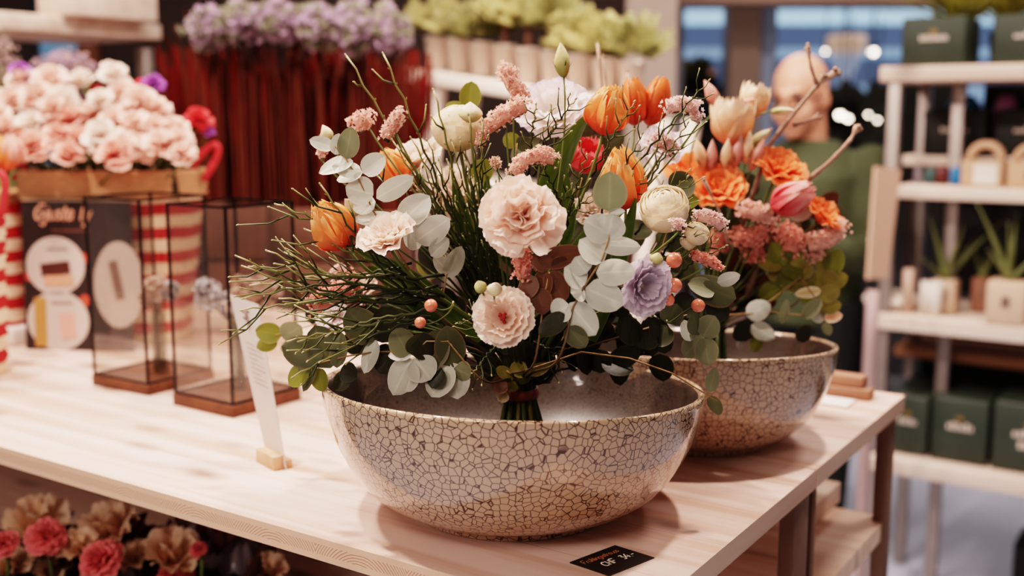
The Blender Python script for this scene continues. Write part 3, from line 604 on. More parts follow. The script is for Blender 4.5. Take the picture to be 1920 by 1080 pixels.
# statice
for pts, rad, n, lab, mt, dy in [
    ([(948, 130), (962, 160), (980, 186)], 20, 130, 'pink statice spike at the top left of the white lisianthus', m_sta, .02),
    ([(984, 196), (948, 214), (912, 240)], 19, 150, 'long slanting pink statice spike above the twigs', m_sta, -.02),
    ([(905, 246), (903, 272)], 12, 50, 'short drooping tip of pink statice by the cream ranunculus', m_sta, -.03),
    ([(926, 302), (934, 310)], 10, 30, 'tiny hanging tuft of pink statice over the carnation', m_sta, -.05),
    ([(962, 326), (984, 300), (1012, 290), (1040, 298)], 17, 170, 'arched pink statice spike right above the carnation', m_sta, -.12),
    ([(968, 470), (985, 495), (980, 520)], 20, 150, 'coral statice spike hanging under the carnation', m_sta_c, -.165),
    ([(1010, 452), (1030, 446)], 12, 50, 'small coral statice tuft at the carnation underside', m_sta_c, -.15),
    ([(668, 235), (688, 222)], 20, 90, 'fluffy pink statice tuft between the two tallest twigs', m_sta, .03),
    ([(724, 258), (738, 232), (752, 212)], 15, 100, 'pink statice spike right of the tall twig pair', m_sta, .0),
    ([(604, 262), (604, 296)], 10, 40, 'small pink statice tuft behind the outermost silver leaf', m_sta, .02),
    ([(590, 575), (620, 555), (655, 543)], 22, 160, 'coral pink statice spike low on the left among the twigs', m_sta_c, -.04),
    ([(655, 520), (668, 550), (660, 575)], 18, 100, 'coral statice spike hanging inside the lower left twigs', m_sta_c, .0),
    ([(1250, 200), (1280, 196), (1308, 204)], 16, 120, 'pale pink statice plate on the upper right', m_sta_p, -.02),
    ([(1298, 216), (1312, 222)], 11, 40, 'small pale pink statice tuft below the upper right plate', m_sta_p, -.02),
    ([(1228, 262), (1250, 268), (1262, 284)], 15, 100, 'pale pink statice spike in the middle right', m_sta_p, -.03),
    ([(1310, 405), (1340, 412), (1355, 425)], 15, 100, 'pink statice spike right of the cream ranunculus', m_sta_p, -.06),
    ([(1300, 478), (1330, 490), (1350, 502)], 11, 90, 'slim coral statice spike by the coral berries', m_sta_c, -.08),
    ([(1262, 418), (1278, 424)], 11, 40, 'small pink statice tuft under the full ranunculus', m_sta_p, -.14),
    ([(640, 505), (625, 520)], 12, 40, 'pale statice tuft behind the left twigs', m_sta_p, .03),
    ([(768, 330), (760, 350)], 13, 50, 'pink statice tuft behind the upright twigs', m_sta, .05)]:
    put_statice(BQ, pts, rad, n, lab, mt, Y, dy)
# silver eucalyptus, upper left
euc(BQ, [(800, 560, .0), (740, 460), (700, 395), (672, 335), (650, 300), (625, 270)],
    [(626, 277, 580, 262, 28), (628, 290, 636, 250, 26, 50), (648, 298, 660, 238, 40, 20, m_eu_m), (662, 302, 596, 320, 36, 30), (678, 322, 622, 312, 34, 20), (680, 324, 722, 292, 44), (680, 324, 630, 335, 30, 40),
     (700, 365, 648, 350, 56), (706, 372, 775, 332, 38, 20), (704, 378, 662, 392, 40, 20), (752, 415, 662, 412, 34, 30), (752, 418, 804, 366, 56), (780, 452, 842, 410, 52, 10), (786, 466, 760, 425, 40, 30), (808, 480, 842, 448, 30, 50)],
    'silver-white eucalyptus sprig arching to the upper left', m_eu_w, Y, -.07)
euc(BQ, [(830, 560), (840, 500), (850, 470)], [(838, 520, 866, 462, 34, 30), (842, 512, 812, 480, 30, 20)], 'small silver eucalyptus tip in the middle of the twigs', m_eu_w, Y, -.03)
# centre right silver sprig, hanging forward
euc(BQ, [(1060, 640), (1075, 575), (1100, 530), (1128, 488), (1142, 448), (1142, 396)],
    [(1142, 396, 1145, 322, 66, 0, m_eu_m), (1140, 400, 1172, 396, 12, 60), (1145, 442, 1098, 412, 58), (1138, 448, 1150, 400, 60), (1124, 458, 1202, 464, 38, 0), (1132, 490, 1088, 448, 50, 10), (1118, 512, 1192, 508, 52), (1100, 512, 1078, 482, 44),
     (1098, 532, 1058, 502, 50, 20), (1098, 540, 1168, 572, 62), (1096, 545, 1070, 548, 46, 20), (1068, 568, 1118, 630, 54, 10), (1068, 572, 1036, 592, 48), (1062, 590, 1010, 628, 40, 0, m_eu_d), (1064, 612, 1098, 652, 40, 20, m_eu_g)],
    'silver-white eucalyptus sprig hanging forward right of the carnation', m_eu_w, Y, -.185)
# brown dyed leaves
euc(BQ, [(1010, 640), (1020, 560), (1030, 510)], [(1012, 492, 1092, 470, 42, 20), (1030, 505, 1000, 478, 34, 10), (1030, 508, 1058, 568, 46, 10), (1026, 508, 1010, 560, 40, 30), (1006, 520, 972, 560, 40, 20), (1008, 540, 1020, 590, 44, 10), (1034, 500, 1064, 486, 26, 50)],
    'copper-brown leaf spray under the carnation', m_br, Y, -.175, name='leaf_spray')
# green eucalyptus, lower left
euc(BQ, [(800, 650), (745, 660), (700, 660), (650, 668), (600, 680), (570, 690)],
    [(606, 668, 528, 650, 64, 10, m_eu_g), (620, 690, 590, 610, 66, 10, m_eu_g), (632, 690, 640, 622, 30, 40, m_eu_m), (578, 684, 560, 706, 26, 10, m_eu_m), (590, 668, 566, 734, 28, 40, m_eu_g), (578, 690, 540, 720, 42, 20, m_eu_y), (596, 690, 604, 735, 36, 30, m_eu_y),
     (640, 690, 668, 708, 40, 20, m_eu_d), (700, 640, 652, 580, 66, 0, m_eu_g), (706, 638, 682, 700, 34, 30, m_eu_w), (740, 640, 716, 575, 72, 10, m_eu_d), (742, 650, 710, 700, 60, 30, m_eu_d), (656, 700, 626, 730, 36, 20, m_eu_d)],
    'green eucalyptus sprig reaching low over the left rim of the front bowl', m_eu_g, Y, -.08)
euc(BQ, [(700, 620), (620, 600), (540, 622), (505, 632)], [(528, 630, 478, 618, 40, 0, m_eu_y), (520, 636, 480, 652, 32, 0, m_eu_y), (530, 634, 566, 610, 44, 20, m_eu_m), (534, 640, 552, 660, 36, 20, m_eu_m), (590, 612, 608, 566, 52, 10, m_eu_d)],
    'blurred outermost eucalyptus tip at the far left of the bouquet', m_eu_y, Y, .09)
euc(BQ, [(880, 690), (840, 640), (800, 640), (772, 664)],
    [(772, 664, 728, 668, 24, 20, m_eu_w), (768, 668, 738, 616, 52, 10, m_eu_m), (774, 666, 792, 628, 40, 40, m_eu_g), (800, 690, 830, 618, 60, 0, m_eu_g), (806, 672, 782, 625, 50, 10, m_eu_d), (850, 688, 838, 612, 60, 10, m_eu_g), (770, 672, 736, 742, 56, 0, m_eu_w), (778, 672, 808, 712, 62, 10, m_eu_w),
     (776, 680, 762, 735, 40, 20, m_eu_w), (842, 680, 808, 745, 56, 0, m_eu_w), (846, 680, 858, 748, 60, 10, m_eu_w), (852, 690, 882, 705, 40, 20, m_eu_m), (828, 690, 808, 728, 36, 20, m_eu_d)],
    'silver-backed eucalyptus cluster drooping into the front bowl', m_eu_w, Y, -.12)
euc(BQ, [(1000, 690), (1090, 660), (1180, 672), (1260, 700), (1345, 752)],
    [(1318, 632, 1340, 592, 48, 20, m_eu_m), (1316, 630, 1282, 670, 44, 0, m_eu_m), (1320, 634, 1330, 686, 46, 0, m_eu_m), (1310, 628, 1298, 586, 36, 20, m_eu_g), (1296, 640, 1282, 600, 30, 30, m_eu_w), (1250, 610, 1232, 650, 46, 20, m_eu_g), (1250, 606, 1270, 570, 46, 10, m_eu_g), (1246, 640, 1222, 600, 44, 20, m_eu_d),
     (1330, 735, 1342, 690, 30, 30, m_eu_m), (1332, 742, 1350, 778, 24, 30, m_eu_g), (1222, 620, 1206, 655, 44, 10, m_eu_d), (1200, 640, 1160, 600, 50, 10, m_eu_d)],
    'grey-green eucalyptus sprig low on the right over the gap between the bowls', m_eu_g, Y, -.06)
euc(BQ, [(1200, 620), (1290, 590), (1345, 560)], [(1380, 560, 1290, 528, 60, 10, m_eu_g), (1340, 548, 1290, 532, 40, 30, m_eu_m), (1345, 530, 1388, 515, 26, 20, m_eu_w), (1300, 556, 1270, 590, 50, 20, m_eu_d), (1330, 560, 1366, 600, 48, 0, m_eu_d)],
    'dark green eucalyptus sprig under the berries on the right', m_eu_g, Y, -.03)
euc(BQ, [(890, 320), (884, 260), (880, 200)], [(880, 205, 884, 152, 42, 0, m_eu_y), (876, 210, 836, 196, 28, 10, m_eu_y), (890, 340, 918, 300, 46, 0, m_eu_y), (894, 370, 925, 350, 36, 20, m_eu_w), (880, 400, 905, 372, 40, 20, m_eu_y)],
    'backlit yellow-green round leaves behind the cream bud', m_eu_y, Y, .08)
euc(BQ, [(1240, 470), (1260, 400), (1262, 350)], [(1258, 360, 1300, 332, 56, 0, m_eu_g), (1262, 380, 1312, 376, 30, 20, m_eu_y)], 'olive round leaf behind the full cream ranunculus', m_eu_g, Y, .02)
euc(BQ, [(960, 330), (968, 290), (970, 268)], [(968, 275, 948, 250, 34, 10, m_eu_y), (972, 280, 996, 262, 34, 20, m_eu_g)], 'small green round leaves left of the white lisianthus', m_eu_y, Y, .03)
euc(BQ, [(975, 725), (962, 705), (950, 695)], [(958, 706, 930, 690, 24, 10, m_olive), (962, 704, 985, 680, 34, 0, m_olive), (966, 712, 996, 706, 24, 20, m_eu_y), (950, 716, 922, 730, 34, 10, m_br), (948, 724, 975, 726, 20, 20, m_olive), (950, 735, 934, 752, 26, 0, m_ran), (990, 700, 1032, 684, 24, 10, m_olive), (944, 700, 958, 716, 22, 30, m_olive)],
    'small olive and brown leaves at the binding point of the stems', m_olive, Y, -.04, tostem=False)
# tulip leaves
def blade(pts, w, label, mat, dy, n=1):
    r = BQ.root('tulip_leaf', label, 'leaf'); P = [at(x, y, Y+dy) for x, y in pts]; Q = bez(P[0], P[1], P[2], P[3], 14); q = pxs(P[0]); nv = 14
    T = np.gradient(Q, axis=0); Pg = np.zeros((nv, 5, 3)); g = np.zeros((nv, 5, 2))
    for i in range(nv):
        s = nrm(np.cross(T[i], view(.2, 0, 1))); t = i/(nv-1); ww = w*q/2*math.sin(math.pi*(.12+.86*t))**.8
        for j, u in enumerate((-1, -.5, 0, .5, 1)): Pg[i, j] = Q[i]+s*u*ww-FW*abs(u)*ww*.45; g[i, j] = (abs(u), 0)
    MB().grid(Pg, g).build('blade', mat, r); return r
blade([(1000, 600), (1005, 420), (1030, 300), (1108, 210)], 52, 'broad green tulip leaf slanting up to the top orange tulip', m_tleaf, .01)
blade([(1110, 640), (1140, 560), (1175, 440), (1192, 372)], 34, 'narrow green tulip leaf beside the full cream ranunculus', m_tleaf, -.08)
blade([(900, 640), (830, 560), (740, 500), (670, 470)], 40, 'green tulip leaf leaning out to the left below the lisianthus', m_tleaf, -.03)
blade([(960, 620), (1060, 520), (1090, 460), (1130, 400)], 40, 'green tulip leaf hidden behind the silver sprig', m_tleaf, -.04)
blade([(900, 640), (890, 500), (868, 420), (850, 330)], 40, 'green tulip leaf standing among the upright twigs', m_tleaf, .03)
blade([(930, 640), (920, 480), (905, 400), (915, 330)], 36, 'green tulip leaf behind the twigs beside the carnation', m_tleaf, .04)
blade([(1080, 640), (1060, 500), (1040, 400), (1010, 350)], 34, 'dark green tulip leaf just right of the carnation', m_tleaf, .0)
blade([(860, 650), (780, 560), (730, 520), (690, 500)], 34, 'green tulip leaf low behind the left twigs', m_tleaf, .02)
# berries
for a in [(808, 573, 12.5, -.17, 'coral berry hanging left of the dark-centred lisianthus, upper of two', (850, 565)), (788, 605, 11, -.165, 'coral berry left of the dark-centred lisianthus, lower of two', (850, 570)),
          (1264, 488, 15, -.14, 'large coral berry beside the small green bud on the right', (1225, 520)), (1265, 535, 14, -.15, 'coral berry at the right edge of the lilac lisianthus', (1225, 560)), (1254, 563, 11, -.15, 'coral berry peeking out under the lilac lisianthus', (1220, 590)),
          (1309, 573, 13, -.10, 'coral berry hanging alone on the far right', (1250, 600))]:
    berry(BQ, a[0], a[1], a[2], a[3], Y, a[4], a[5])
# filler foliage deep inside the bouquet
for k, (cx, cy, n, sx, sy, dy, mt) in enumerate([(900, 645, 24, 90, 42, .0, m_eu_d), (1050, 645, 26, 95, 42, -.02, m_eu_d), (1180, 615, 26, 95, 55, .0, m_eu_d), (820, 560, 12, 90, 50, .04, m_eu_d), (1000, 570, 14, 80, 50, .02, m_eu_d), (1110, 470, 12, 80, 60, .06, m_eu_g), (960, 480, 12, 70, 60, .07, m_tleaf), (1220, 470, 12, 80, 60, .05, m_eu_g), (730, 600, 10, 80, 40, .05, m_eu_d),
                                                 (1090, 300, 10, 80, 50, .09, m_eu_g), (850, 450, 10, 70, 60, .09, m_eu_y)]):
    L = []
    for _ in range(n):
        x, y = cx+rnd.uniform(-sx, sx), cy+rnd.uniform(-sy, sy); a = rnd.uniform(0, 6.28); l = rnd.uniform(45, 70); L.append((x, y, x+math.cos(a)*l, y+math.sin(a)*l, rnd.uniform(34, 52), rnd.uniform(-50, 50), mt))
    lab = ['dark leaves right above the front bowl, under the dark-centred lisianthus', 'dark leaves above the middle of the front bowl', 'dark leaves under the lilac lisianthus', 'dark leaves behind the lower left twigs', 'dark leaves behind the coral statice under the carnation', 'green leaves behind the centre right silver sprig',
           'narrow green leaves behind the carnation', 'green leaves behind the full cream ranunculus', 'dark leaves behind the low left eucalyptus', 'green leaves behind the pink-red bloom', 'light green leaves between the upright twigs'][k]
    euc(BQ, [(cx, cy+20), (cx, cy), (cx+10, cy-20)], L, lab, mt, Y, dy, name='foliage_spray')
# bilberry twigs
G1 = 'bilberry twigs of the front bouquet'
tw = 'tall bare bilberry twig, '
for t, dy, lab in [((648, 103), .02, tw+'tallest at the upper left'), ((718, 100), .01, tw+'second tallest, just right of the tallest'), ((812, 168), .0, tw+'straight one left of the cream ranunculus')]:
    twig(BQ, t, Y, dy, lab, G1, m_twig_l, start=(905, 560, .0), br=3, wob=.4, bl=.03, r0=.0021)
uprights = [(858, 232), (866, 248), (905, 225), (878, 215), (740, 255), (770, 258), (735, 262), (800, 262), (822, 300), (838, 300), (850, 330), (872, 300), (888, 330), (900, 262), (776, 345), (760, 300), (708, 330), (690, 300), (930, 340), (845, 262), (895, 345), (790, 300), (812, 345), (828, 380)]
for i, t in enumerate(uprights):
    twig(BQ, t, Y, rnd.uniform(-.07, .05), 'thin dark green bilberry twig standing in the upright cluster left of the carnation', 'upright bilberry twigs', m_twig, start=(915+rnd.uniform(-25, 25), 590, rnd.uniform(-.03, .02)), br=2, wob=.35, bl=.03, r0=.0017)
left = [(517, 383), (586, 398), (572, 430), (443, 480), (468, 500), (455, 499), (455, 560), (452, 582), (470, 535), (530, 540), (500, 470), (535, 474), (548, 708), (560, 640), (612, 630), (572, 520), (606, 520), (540, 640), (600, 345), (525, 560)]
for i, t in enumerate(left):
    st = (rnd.uniform(760, 840), rnd.uniform(470, 585), -.07) if i not in (12, 13, 14, 17) else (rnd.uniform(790, 825), rnd.uniform(575, 600), -.13)
    twig(BQ, t, Y, rnd.uniform(-.12, .0) if i not in (12, 13, 14, 17) else -.14, 'wiry bilberry twig with pale buds fanning out to the left over the terrariums', 'wiry bilberry twigs fanning left', m_twig_l if i % 3 else m_twig, start=st, br=3, wob=rnd.uniform(-1.2, 1.6), bl=.07, r0=.0019)
for i, (t, s) in enumerate([((1072, 345), (1010, 480)), ((1100, 290), (1060, 430)), ((1205, 250), (1120, 420)), ((1190, 190), (1110, 330)), ((1330, 150), (1180, 330)), ((1290, 230), (1200, 370)), ((1045, 225), (1000, 330)), ((1005, 195), (990, 330)), ((1080, 185), (1000, 300)), ((1290, 330), (1190, 440)), ((1300, 410), (1240, 480)), ((1115, 360), (1030, 450)),
                            ((880, 590), (930, 640)), ((870, 600), (940, 650)), ((1010, 300), (1060, 400)), ((950, 330), (920, 420)), ((1060, 680), (1000, 640)), ((1210, 330), (1150, 400)), ((885, 700), (930, 650)), ((1345, 450), (1270, 520))]):
    twig(BQ, t, Y, rnd.uniform(-.13, -.03), 'short green bilberry twig threaded between the blooms right of the upright cluster', 'bilberry twigs between the blooms', m_twig_l if i % 2 else m_twig, start=(s[0], s[1], -.05), br=5, wob=.4, bl=.035, r0=.0014)
# binding band and stem bundle
mb = MB(); c0 = BIND
mb.lathe([(.019, -.006), (.0215, -.006), (.0225, 0), (.0215, .006), (.019, .006)], BIND, 28)
tag(mb.build('binding_band', plain('band_red', (130, 54, 42), .6), None, True), 'red-brown band tied round the stems of the front bouquet', 'band')
for k in range(26):
    a = k*2.4; r = .017*math.sqrt((k+.5)/26); top = BIND+np.array([math.cos(a)*r, math.sin(a)*r, .03]); bot = BIND+np.array([math.cos(a)*r*2.3, math.sin(a)*r*2.3, 0]); bot[2] = TZ+.02+rnd.uniform(0, .01)
    mid = BIND+np.array([math.cos(a)*r*.9, math.sin(a)*r*.9, 0])
    tag(MB().tube([top, mid, (mid+bot)/2, bot], .0024+rnd.random()*.0012, 7).build('cut_stem', m_stem if k % 3 else m_olive, None, True, bot), 'cut green stem end below the red-brown band in the front bowl', 'stem', 'cut stem ends in the front bowl')
# ------------------------------------------------------------------ REAR BOUQUET
Y = Y2
m_peach = petal('peach_cream', [(0, (236, 160, 130)), (.4, (246, 198, 160)), (1, (250, 226, 198))], .35)
m_or2 = petal('orange_double', [(0, (226, 84, 56)), (.4, (248, 126, 76)), (1, (255, 164, 112))], .4, var=.06)
m_pinklong = petal('pink_long', [(0, (220, 130, 112)), (1, (246, 190, 176))], .3)
m_pk2 = petal('pink_tulip_rear', [(0, (210, 70, 76)), (.5, (234, 110, 112)), (1, (250, 190, 176))], .3)
def put2(kind, *a, **k): return put(BQ2, kind, *a, **k)
put2('lisianthus', 1290, 322, 100, .02, (-.1, .7, .7), 'double orange bloom nearest the front tulips in the rear bouquet', m_or2, Y2, name='double_tulip', openness=.9, wide=1.1)
put2('lisianthus', 1346, 352, 118, -.03, (.0, .6, .8), 'big double orange bloom in the middle of the rear bouquet', m_or2, Y2, name='double_tulip', openness=.9, wide=1.1)
put2('lisianthus', 1462, 316, 108, -.02, (.2, .7, .7), 'double orange bloom in front of the man\'s chest', m_or2, Y2, name='double_tulip', openness=.9, wide=1.1)
put2('lisianthus', 1545, 404, 92, -.04, (.5, .6, .6), 'double orange bloom at the far right of the rear bouquet', m_or2, Y2, name='double_tulip', openness=.9, wide=1.1)
put2('tulip', 1372, 232, 66, 0, (.05, 1, .2), 'large peach-cream flower at the top of the rear bouquet', m_peach, Y2, H=84, openness=.55)
put2('tulip', 1412, 194, 46, .02, (.25, 1, .1), 'small cream flower right of the large peach one', m_peach, Y2, H=60, openness=.5)
put2('bud', 1334, 176, 22, .0, (-.5, .9, .1), 'slim pink bud leaning left at the top of the rear bouquet', m_pinklong, Y2, H=58)
put2('bud', 1385, 196, 18, .0, (.9, .3, .1), 'slim pink bud lying towards the cream flower', m_pinklong, Y2, H=64)
put2('bud', 1425, 258, 20, -.01, (.8, .6, .1), 'slim cream-green bud pointing to the man', m_budc, Y2, H=60)
put2('bud', 1468, 208, 14, -.01, (1, .05, .1), 'narrow pale green leaf bud in front of the man\'s mouth', m_budc, Y2, H=44)
for i, (x, y, dx) in enumerate([(1312, 288, -.3), (1335, 292, 0), (1362, 290, .1), (1384, 282, .2), (1402, 276, .1), (1420, 290, .4)]):
    put2('bud', x, y, 20, -.02, (dx, 1, .2), 'slender pink petal bud in the row under the peach flower', m_pinklong if i % 2 else m_peach, Y2, H=62)
put2('tulip', 1480, 374, 54, -.08, (.75, .35, .4), 'pink tulip lying sideways over the rear bouquet', m_pk2, Y2, H=76, openness=.1)
for pts, rad, n, lab, mt, dy in [
    ([(1390, 392), (1420, 400), (1446, 408)], 20, 150, 'pink statice plate left of the sideways tulip', m_sta, -.06),
    ([(1380, 440), (1410, 450), (1430, 430)], 22, 160, 'coral pink statice cluster in the middle of the rear bouquet', m_sta_c, -.05),
    ([(1465, 432), (1490, 448), (1480, 470)], 22, 160, 'coral statice cluster below the sideways tulip', m_sta_c, -.05),
    ([(1515, 458), (1550, 452), (1575, 430)], 22, 170, 'coral pink statice cluster at the right edge of the rear bouquet', m_sta, -.05),
    ([(1530, 470), (1520, 480)], 18, 80, 'pink statice tuft low at the right of the rear bouquet', m_sta, -.04),
    ([(1345, 440), (1350, 470)], 18, 90, 'coral statice tuft behind the slim pink statice spike', m_sta_c, -.01),
    ([(1400, 470), (1420, 480)], 20, 90, 'dusky coral statice tuft over the copper leaves', m_sta_c, -.03)]:
    put_statice(BQ2, pts, rad, n, lab, mt, Y2, dy)
m_cop = leafmat('leaf_copper', (104, 58, 38), (140, 84, 56), .5, .2)
def fill2(cx, cy, sx, sy, n, mats, dy, lab, l=(34, 54)):
    L = []
    for _ in range(n):
        x, y = cx+rnd.uniform(-sx, sx), cy+rnd.uniform(-sy, sy); a = rnd.uniform(0, 6.28); q = rnd.uniform(*l); L.append((x, y, x+math.cos(a)*q, y+math.sin(a)*q, q*.75, rnd.uniform(-40, 40), rnd.choice(mats)))
    euc(BQ2, [(cx, cy+25), (cx, cy), (cx+10, cy-20)], L, lab, mats[0], Y2, dy, name='foliage_spray')
fill2(1420, 520, 60, 40, 22, [m_cop, m_cop, m_eu_d], 0, 'copper-brown leaves in the middle of the rear bouquet')
fill2(1505, 515, 48, 32, 20, [m_olive, m_olive, m_eu_y], -.04, 'olive yellow leaves on the right of the rear bouquet')
fill2(1350, 520, 50, 50, 20, [m_eu_d, m_eu_g], .03, 'dark leaves behind the berries in the rear bouquet')
fill2(1380, 420, 70, 50, 18, [m_eu_g, m_eu_d, m_cop], .05, 'green leaves behind the orange blooms of the rear bouquet')
fill2(1500, 420, 50, 40, 14, [m_eu_g, m_cop], .05, 'green leaves at the back right of the rear bouquet')
euc(BQ2, [(1330, 600), (1370, 590), (1450, 585), (1510, 592)], [(1400, 592, 1445, 570, 40, 0, m_eu_w), (1408, 610, 1452, 634, 34, 10, m_eu_w), (1466, 608, 1474, 560, 22, 30, m_eu_m), (1506, 596, 1540, 560, 28, 10, m_eu_m), (1400, 640, 1392, 600, 50, 10, m_eu_d), (1412, 660, 1425, 625, 26, 10, m_eu_y), (1496, 640, 1520, 610, 30, 10, m_eu_d)],
    'pale eucalyptus sprig hanging over the rear bowl', m_eu_w, Y2, -.08)
euc(BQ2, [(1450, 560), (1500, 520), (1530, 560), (1545, 600)], [(1545, 600, 1520, 590, 20, 0, m_eu_w), (1545, 598, 1580, 590, 22, 0, m_peach), (1540, 580, 1578, 570, 28, 10, m_olive), (1535, 560, 1575, 540, 34, 0, m_olive), (1546, 604, 1556, 630, 18, 20, m_eu_m), (1540, 545, 1490, 552, 22, 0, m_ran)],
    'curling pale stem with olive leaves at the right of the rear bowl', m_olive, Y2, -.06)
def branch(pts, r, label, dy):
    P = [at(x, y, Y2+dy+(d[0] if d else 0)) for x, y, *d in pts]; Q = []
    for i in range(len(P)-1):
        for t in np.linspace(0, 1, 5)[:-1]: Q.append(P[i]*(1-t)+P[i+1]*t)
    Q.append(P[-1]); Q = np.array(Q); n = len(Q); rr = np.linspace(r, r*.6, n)*(1+.22*np.sin(np.arange(n)*2.1)); rr[-1] = r*1.3; rr[-2] = r*1.2
    mb = MB().tube(Q, rr, 8)
    for k in range(4): mb.ball(Q[-1]+np.array([rnd.uniform(-1, 1) for _ in range(3)])*r*1.2, r*.9, 6)
    return mb
b = branch([(1340, 560), (1400, 400), (1442, 272), (1495, 205), (1530, 162), (1568, 135)], .0040, '', 0); 
for s in ([(1532, 160), (1520, 125), (1514, 88)], [(1487, 235), (1510, 228), (1534, 218)], [(1530, 165), (1545, 140)]):
    b2 = branch(s, .0030, '', 0); b.add(np.concatenate(b2.V), b2.F, np.concatenate(b2.G))
tag(b.build('bare_branch', m_dried, None, True, BIND2), 'forked pinkish-brown bare branch rising in front of the man\'s face', 'branch', BQ2.group)
tag(branch([(1400, 560), (1440, 440), (1500, 350), (1560, 300), (1595, 262), (1608, 238)], .0042, '', -.02).build('bare_branch', m_dried, None, True, BIND2), 'knobbly bare branch slanting across the man\'s sleeve', 'branch', BQ2.group)
tag(branch([(1370, 470), (1350, 400), (1320, 338)], .0020, '', -.09).build('bare_branch', m_dried, None, True, BIND2), 'thin bare branch in front of the orange blooms', 'branch', BQ2.group)
for x, y in [(1120, 82), (1176, 135), (1130, 105)]:
    tag(branch([(1300, 480), (x+20, 260), (x, y)], .0016, '', .04).build('bare_branch', m_dried, None, True, BIND2), 'thin brown bare twig above the white lisianthus, tip at the potted plants', 'branch', 'thin twigs above the front bouquet')
for k in range(14):
    a = k*2.4; r = .014*math.sqrt((k+.5)/14); top = BIND2+np.array([math.cos(a)*r, math.sin(a)*r, .03]); bot = BIND2+np.array([math.cos(a)*r*2, math.sin(a)*r*2, 0]); bot[2] = TZ+.025
    tag(MB().tube([top, bot], .003, 6).build('cut_stem', m_stem, None, True, bot), 'cut green stem end hidden low in the rear bowl', 'stem', 'cut stem ends in the rear bowl')
#==PART4==
# ------------------------------------------------------------------ stroke lettering
GL = {'F': [[(0, 0), (0, 1), (.55, 1)], [(0, .52), (.42, .52)]], 'r': [[(0, 0), (0, .55)], [(0, .38), (.12, .53), (.3, .55)]], 'u': [[(0, .55), (.02, .12), (.15, 0), (.32, .1), (.36, .55)], [(.36, .55), (.38, 0)]],
      'U': [[(0, .55), (.02, .12), (.15, 0), (.32, .1), (.36, .55), (.38, 0)], [(.06, .72), (.06, .8)], [(.28, .72), (.28, .8)]], 'h': [[(0, 0), (0, 1)], [(0, .35), (.14, .55), (.32, .45), (.34, 0)]], 'l': [[(0, 1), (0, .08), (.1, 0)]],
      'i': [[(0, 0), (0, .55)], [(0, .72), (0, .78)]], 'n': [[(0, 0), (0, .55)], [(0, .35), (.14, .55), (.32, .45), (.34, 0)]], 'g': [[(.34, .5), (.15, .56), (0, .3), (.12, .02), (.33, .12), (.34, .52), (.34, -.25), (.15, -.38), (-.02, -.28)]],
      's': [[(.28, .5), (.1, .55), (.02, .42), (.26, .2), (.2, .02), (0, .05)]], 't': [[(.1, .85), (.1, .08), (.24, .0)], [(-.04, .55), (.28, .55)]], 'a': [[(.32, .5), (.14, .56), (0, .28), (.12, 0), (.3, .12), (.33, .52), (.36, 0)]],
      'C': [[(.5, .85), (.3, 1), (.05, .75), (0, .4), (.15, .05), (.5, .1)]], 'H': [[(0, 0), (0, 1)], [(.45, 0), (.45, 1)], [(0, .5), (.45, .5)]], '3': [[(0, .95), (.35, .95), (.15, .58), (.4, .35), (.25, 0), (0, .08)]], '4': [[(.35, 1), (0, .35), (.5, .35)], [(.36, .6), (.3, 0)]],
      '.': [[(0, 0), (.04, .04)]], '-': [[(0, .4), (.4, .42)]], 'G': [[(.5, .85), (.3, 1), (.02, .7), (0, .3), (.2, 0), (.48, .15), (.5, .45), (.28, .45)]], 'j': [[(.1, .55), (.1, -.25), (-.05, -.38), (-.2, -.25)], [(.1, .72), (.1, .78)]], 'o': [[(.16, .55), (0, .3), (.14, 0), (.32, .25), (.18, .55)]], 'y': [[(0, .55), (.16, .05)], [(.36, .55), (.1, -.35), (-.05, -.35)]], ' ': []}
GW = {'F': .62, 'r': .4, 'u': .5, 'U': .5, 'h': .46, 'l': .22, 'i': .14, 'n': .46, 'g': .46, 's': .4, 't': .36, 'a': .48, 'C': .68, 'H': .62, '3': .55, '4': .62, '.': .18, '-': .5, 'G': .7, 'j': .3, 'o': .44, 'y': .46, ' ': .4}
def write(txt, o, ex, ey, h, r, slant=.0, en=None):
    mb = MB(); x = 0; en = nrm(np.cross(ex, ey)) if en is None else en
    for ch in txt:
        for st in GL[ch]:
            P = [o+ex*(x+px_+slant*py_)*h+ey*py_*h for px_, py_ in st]; k = len(P)
            if k > 2:
                Q = []
                for i in range(k-1):
                    a, b, c_, d = P[max(0, i-1)], P[i], P[i+1], P[min(k-1, i+2)]
                    for t in (0, .25, .5, .75): Q.append(.5*((2*b)+(-a+c_)*t+(2*a-5*b+4*c_-d)*t*t+(-a+3*b-3*c_+d)*t**3))
                Q.append(P[-1]); P = Q
            w = []; P = np.array(P); T = np.gradient(P, axis=0)
            for p, t in zip(P, T):
                s = nrm(np.cross(en, t))*r; w.append([p-s+en*.0003, p+s+en*.0003])
            mb.grid(np.array(w))
        x += GW[ch]
    return mb
def scribble(o, ex, ey, W, h, rows=1):
    """unreadable blurred print: short upright bars of uneven height"""
    mb = MB(); en = nrm(np.cross(ex, ey))
    for r_ in range(rows):
        x = 0
        while x < W*(1 if r_ == 0 else .6):
            w = h*rnd.uniform(.25, .5); hh = h*rnd.uniform(.6, 1); c = o+ex*(x+w/2+(0 if r_ == 0 else W*.2))+ey*(hh/2-r_*h*1.35)+en*.0012; mb.box(c, (w, hh, .0008), np.array([ex, ey, en])); x += w+h*.16
    return mb
m_ink_w = plain('chalk_white', (236, 226, 214), .7); m_ink_o = plain('chalk_orange', (206, 134, 96), .7)
